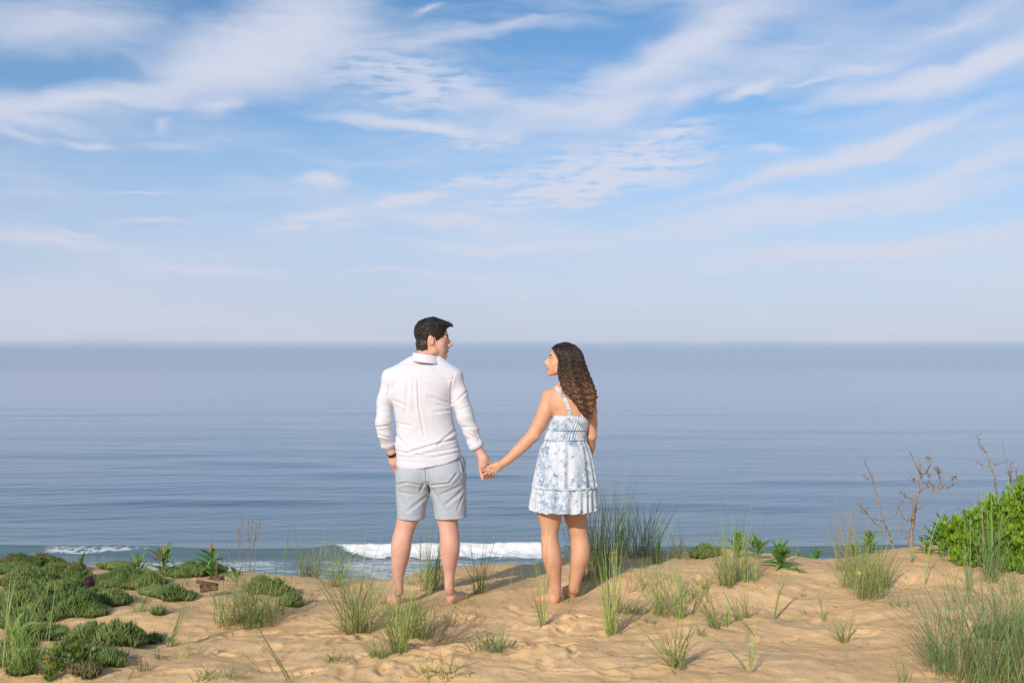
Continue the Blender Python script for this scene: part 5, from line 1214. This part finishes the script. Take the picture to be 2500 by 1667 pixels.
# bayberry shrub: several rounded masses of upright leaf whorls on branching stems
def shrub():
    o = place(2420, 1395); Yb = o[1]+.25; root = empty('green_shrub', (o[0], Yb, gz1(o[0], Yb))); tag(root, 'rounded bright green shrub at the right edge', 'shrub'); R = np.random.default_rng(4); mb_ = MB(); ms = MB()
    lobes = [(2345, 1335, 52, 0), (2330, 1300, 40, .05), (2385, 1285, 48, .05), (2375, 1345, 50, -.1), (2430, 1330, 62, -.05), (2440, 1265, 60, .1), (2490, 1290, 70, .05), (2480, 1350, 66, -.12), (2520, 1230, 70, .15), (2530, 1320, 90, .05), (2600, 1290, 110, .1), (2350, 1370, 36, -.12), (2440, 1385, 44, -.2), (2500, 1395, 52, -.22), (2580, 1380, 90, -.1)]
    for lx, ly, lr, dy in lobes:
        c_ = W(lx, ly, Yb+dy); r = lr*Yb/F; b0 = np.array([c_[0]*.6+root.location[0]*.4, Yb+dy*.4, gz1(c_[0], Yb)]); ms.tube([b0-(0, 0, .05), (b0+c_)/2+R.normal(0, .02, 3), c_+(0, 0, r*.6)], [.010, .007, .003], 6, .5)
        for k in range(int(200*(lr/50.)**2)):
            v = R.normal(0, 1, 3); v /= np.linalg.norm(v); 
            if v[2] < -.5: v[2] *= -1
            rr = r*(R.random()**.35)*(1+.16*noise3(v[0]*3+lx, v[1]*3, v[2]*3, 5)); q = c_+v*rr*np.array([1, .9, .85])
            if q[2] < gz1(q[0], q[1])+.01: continue
            d = v*.7+np.array([0, 0, .9]); a0 = R.uniform(0, 6.28); tl0 = math.atan2(math.hypot(d[0], d[1]), d[2]); az0 = math.atan2(d[1], d[0])
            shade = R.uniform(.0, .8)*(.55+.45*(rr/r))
            for j in range(5):
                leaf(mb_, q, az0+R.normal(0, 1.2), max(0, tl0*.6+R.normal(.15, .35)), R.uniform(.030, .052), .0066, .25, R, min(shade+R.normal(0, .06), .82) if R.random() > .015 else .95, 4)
    mb_.build('foliage', M_bay, root); ms.build('stem', M_wood, root)
shrub()
# dead bushes on the crest
def dead(name, label, paths, Yc, knobs=(), twigs=60, seed=1):
    R = np.random.default_rng(seed); mb_ = MB(); b0 = W(*paths[0][0][0], Yc); root_ = np.array([b0[0], Yc, gz1(b0[0], Yc)]); allp = []
    for pts, r0, r1 in paths:
        P_ = [W(x, y, Yc+.05*math.sin(i*1.7+x)) for i, (x, y) in enumerate(pts)]; P_ = np.array(P_)
        tt = np.linspace(0, 1, 5*len(P_)); t0 = np.linspace(0, 1, len(P_)); Q_ = np.stack([np.interp(tt, t0, P_[:, k]) for k in range(3)], -1); Q_[1:-1] += R.normal(0, .0022, (len(Q_)-2, 3))
        mb_.tube(Q_, np.linspace(r0, r1, len(Q_))*(1+.18*R.normal(0, 1, len(Q_)).clip(-1, 1)), 6, R.random()); allp.append(Q_)
    for k in range(twigs):
        Q_ = allp[R.integers(len(allp))]; q = Q_[R.integers(2, len(Q_))]; d = R.normal(0, 1, 3); d[2] = abs(d[2])*.8; d /= np.linalg.norm(d); L = R.uniform(.015, .07)
        mb_.tube([q, q+d*L*.5+R.normal(0, .004, 3), q+d*L], [.0022, .0015, .001], 4, .5)
        if R.random() < .4: mb_.tube([q+d*L, q+d*L+(0, 0, .006)], [.0035, .002], 5, .2)
    for kx, ky in knobs:
        c_ = W(kx, ky, Yc)
        for j in range(14): d = R.normal(0, 1, 3)*.012; mb_.tube([c_+d*.3, c_+d*1.3], [.0035, .0015], 4, .1)
    ob = mb_.build(name, M_wood, None, True, loc=root_); tag(ob, label, 'dead bush', 'dead woody stems on the crest'); return ob
def z6(*p): return [(2000+x/2.542, 1050+y/2.542) for x, y in p]
dead('dead_bush', 'tall thin bare stem leaning left on the right crest', [(z6((470, 760), (440, 660), (400, 570), (375, 480), (350, 380), (325, 290), (285, 210), (260, 140)), .0085, .0022), (z6((325, 298), (290, 305), (268, 268)), .003, .0015), (z6((400, 570), (470, 520), (500, 460), (540, 400)), .004, .002), (z6((400, 565), (340, 550), (290, 515), (250, 508)), .004, .002), (z6((440, 640), (360, 590), (300, 530), (275, 480)), .004, .0018), (z6((455, 690), (420, 640), (340, 640), (280, 600)), .004, .002), (z6((300, 520), (255, 475), (230, 450)), .0025, .001)], 8.1, twigs=60, seed=2)
dead('dead_bush', 'thick bare branching bush with knobbly tips on the right crest', [(z6((565, 745), (570, 640), (585, 520), (600, 430), (625, 370), (630, 275), (600, 215), (550, 115)), .017, .0035), (z6((628, 278), (665, 260), (685, 215), (682, 172)), .006, .003), (z6((628, 272), (625, 230), (612, 165)), .005, .002), (z6((620, 375), (680, 345), (740, 350)), .005, .003), (z6((700, 365), (790, 360), (830, 335), (838, 280)), .006, .004), (z6((765, 355), (745, 300), (735, 250)), .005, .003), (z6((700, 390), (712, 350)), .004, .003),
    (z6((600, 435), (545, 420), (500, 380)), .005, .002), (z6((590, 500), (640, 470)), .005, .002), (z6((580, 540), (540, 560), (505, 530), (512, 490)), .005, .002), (z6((570, 700), (510, 640), (510, 540)), .005, .002), (z6((595, 330), (580, 300)), .003, .001), (z6((668, 262), (680, 300), (670, 340)), .003, .001)], 7.9, knobs=z6((735, 245), (722, 235), (838, 290), (828, 300), (745, 262), (682, 172)), twigs=130, seed=3)
dead('dead_branch', 'bare forked twig above the green shrub', [(z6((1100, 420), (1085, 290), (1055, 200), (1030, 130), (1000, 90), (980, 30)), .007, .0014), (z6((1065, 225), (1010, 225), (980, 195)), .003, .0015), (z6((1080, 225), (1130, 200)), .0025, .001), (z6((1035, 140), (990, 100)), .003, .001)], 7.4, twigs=26, seed=4)
dead('dead_branch', 'bare straight twig at the right above the shrub', [(z6((1195, 430), (1188, 300), (1165, 220), (1150, 140), (1137, 60)), .006, .0013), (z6((1188, 300), (1185, 210)), .004, .002), (z6((1200, 330), (1250, 300), (1265, 230)), .003, .001), (z6((1215, 340), (1225, 280), (1215, 230)), .003, .001)], 7.5, twigs=34, seed=5)
dead('dead_bush', 'low bare twigs behind the long crest tuft', [([(1850, 1345), (1845, 1320), (1838, 1300)], .006, .002), ([(1850, 1342), (1830, 1322), (1818, 1308)], .005, .002), ([(1852, 1342), (1870, 1325), (1890, 1322)], .005, .002)], 8.1, twigs=50, seed=6)
# brown curled bark pieces
def curl(name, c_, ax, R0, a0, a1, wid, thick, label, seed):
    ax = np.array(ax, float); ax /= np.linalg.norm(ax); u = np.cross(ax, (0, 0, 1)); u /= np.linalg.norm(u); v = np.cross(u, ax); n, m2 = 26, 12; th = np.linspace(a0, a1, n); s_ = np.linspace(-.5, .5, m2); V_ = []
    for rr in (1, 1-thick/R0):
        for q in s_:
            w_ = R0*rr*(1+.12*noise2(th*2, q*4+0*th, seed)+.05*np.sin(th*5)); V_.append(c_+ax*(q*wid*(1+.12*np.sin(th*3+seed)))[:, None]+w_[:, None]*(np.cos(th)[:, None]*u+np.sin(th)[:, None]*v*.75))
    V_ = np.concatenate(V_); k = n*m2; i, j = np.meshgrid(np.arange(m2-1), np.arange(n-1), indexing='ij'); q1 = np.stack([i*n+j, i*n+j+1, (i+1)*n+j+1, (i+1)*n+j], -1).reshape(-1, 4)
    Qs_ = [q1, q1[:, ::-1]+k]
    e = np.arange(n-1)
    for r_ in (0, m2-1): Qs_.append(np.stack([r_*n+e, r_*n+e+1, k+r_*n+e+1, k+r_*n+e], -1))
    e = np.arange(m2-1)*n
    for c0 in (0, n-1): Qs_.append(np.stack([e+c0, e+n+c0, k+e+n+c0, k+e+c0], -1))
    ob = build(name, V_, [np.concatenate(Qs_)], M_bark, None, True, loc=c_); tag(ob, label, 'bark', 'brown bark pieces'); return ob
o = place(505, 1458)
curl('bark_piece', o+np.array([0, .06, .045]), (1, .35, .1), .042, -.3, 3.6, .11, .006, 'lower dark brown bark curl under the tall plant', 1)
curl('bark_piece', o+np.array([.035, .12, .095]), (1, -.2, -.1), .038, .2, 3.3, .09, .006, 'upper reddish bark curl at the foot of the tall plant', 2)
mb_ = MB(); P_ = np.array([o+(-.085, .05, .105), o+(-.03, .055, .085), o+(.06, .06, .070)]); mb_.tube(P_, [.012, .015, .012], 7, .4); 
v_ = mb_.V[0]; v_[:, 1] = P_[0, 1]+(v_[:, 1]-P_[0, 1])*1.6; v_ += .002*noise3(v_[:, 0]*70, v_[:, 1]*70, v_[:, 2]*70)[:, None]
pl = mb_.build('wood_slat', M_bark, None, True, loc=P_[0]); tag(pl, 'flat brown stick lying across the bark curls', 'stick')
# maroon box corner sticking out of the mat
M_box = M('maroon_card', lambda g: g.bsdf(g.mix(g.noise(g.pos(), 60., 3.), (.035, .004, .011), (.06, .007, .017)), .6))
o = place(211, 1452, y1=8.2); bm_ = MB(); s = .036
th = np.linspace(0, 2*np.pi, 4, endpoint=False)+math.radians(52); V_ = []
for zz, rr in ((-.030, .97), (-.027, 1), (.027, 1), (.030, .97)):
    for t in th:
        for dt in (-.07, .07): V_.append((s*1.15*rr*math.cos(t+dt), s*1.15*rr*math.sin(t+dt), zz))
V_ = np.array(V_); i, j = np.meshgrid(np.arange(3), np.arange(8), indexing='ij'); j2 = (j+1) % 8
R3 = np.array(Matrix.Rotation(.55, 3, 'X')@Matrix.Rotation(-.25, 3, 'Y')); ctr = o+np.array([0, .05, .075])
cap = np.array([[24, 25, 26, 27], [24, 27, 28, 31], [28, 29, 30, 31]]); cap2 = np.array([[3, 2, 1, 0], [7, 4, 3, 0], [7, 6, 5, 4]])
bx = build('box', V_@R3.T+ctr, [np.concatenate([np.stack([i*8+j, i*8+j2, (i+1)*8+j2, (i+1)*8+j], -1).reshape(-1, 4), cap, cap2])], M_box, None, False, loc=ctr); tag(bx, 'small tilted maroon box caught in the left heather mat', 'box')
# twigs and dead stems scattered over the sand: too many and small to count
R = np.random.default_rng(21); mb_ = MB()
for k in range(460):
    if k < 300: x_, y_ = R.uniform(0, 2500), R.uniform(1400, 1665)
    else: x_, y_ = R.normal(900, 350), R.uniform(1400, 1560)
    p_ = place(x_, y_); 
    if p_[1] > 8.2: continue
    a = R.uniform(0, 3.14); L = R.uniform(.008, .055); n_ = 5; q = [];  cu = R.normal(0, .5)
    for i in range(n_):
        t = i/(n_-1); xx = p_[0]+L*t*math.cos(a+cu*t); yy = p_[1]+L*t*math.sin(a+cu*t); q.append((xx, yy, gz1(xx, yy)+.003+.004*math.sin(t*3.1)))
    mb_.tube(q, np.array([.0012, .0018, .0016, .0012, .0007])*R.uniform(.6, 1.2), 4, R.uniform(.2, 1))
dbr = mb_.build('plant_litter', M_wood, None); tag(dbr, kind='stuff', label='scattered dead twigs and stems on the sand')
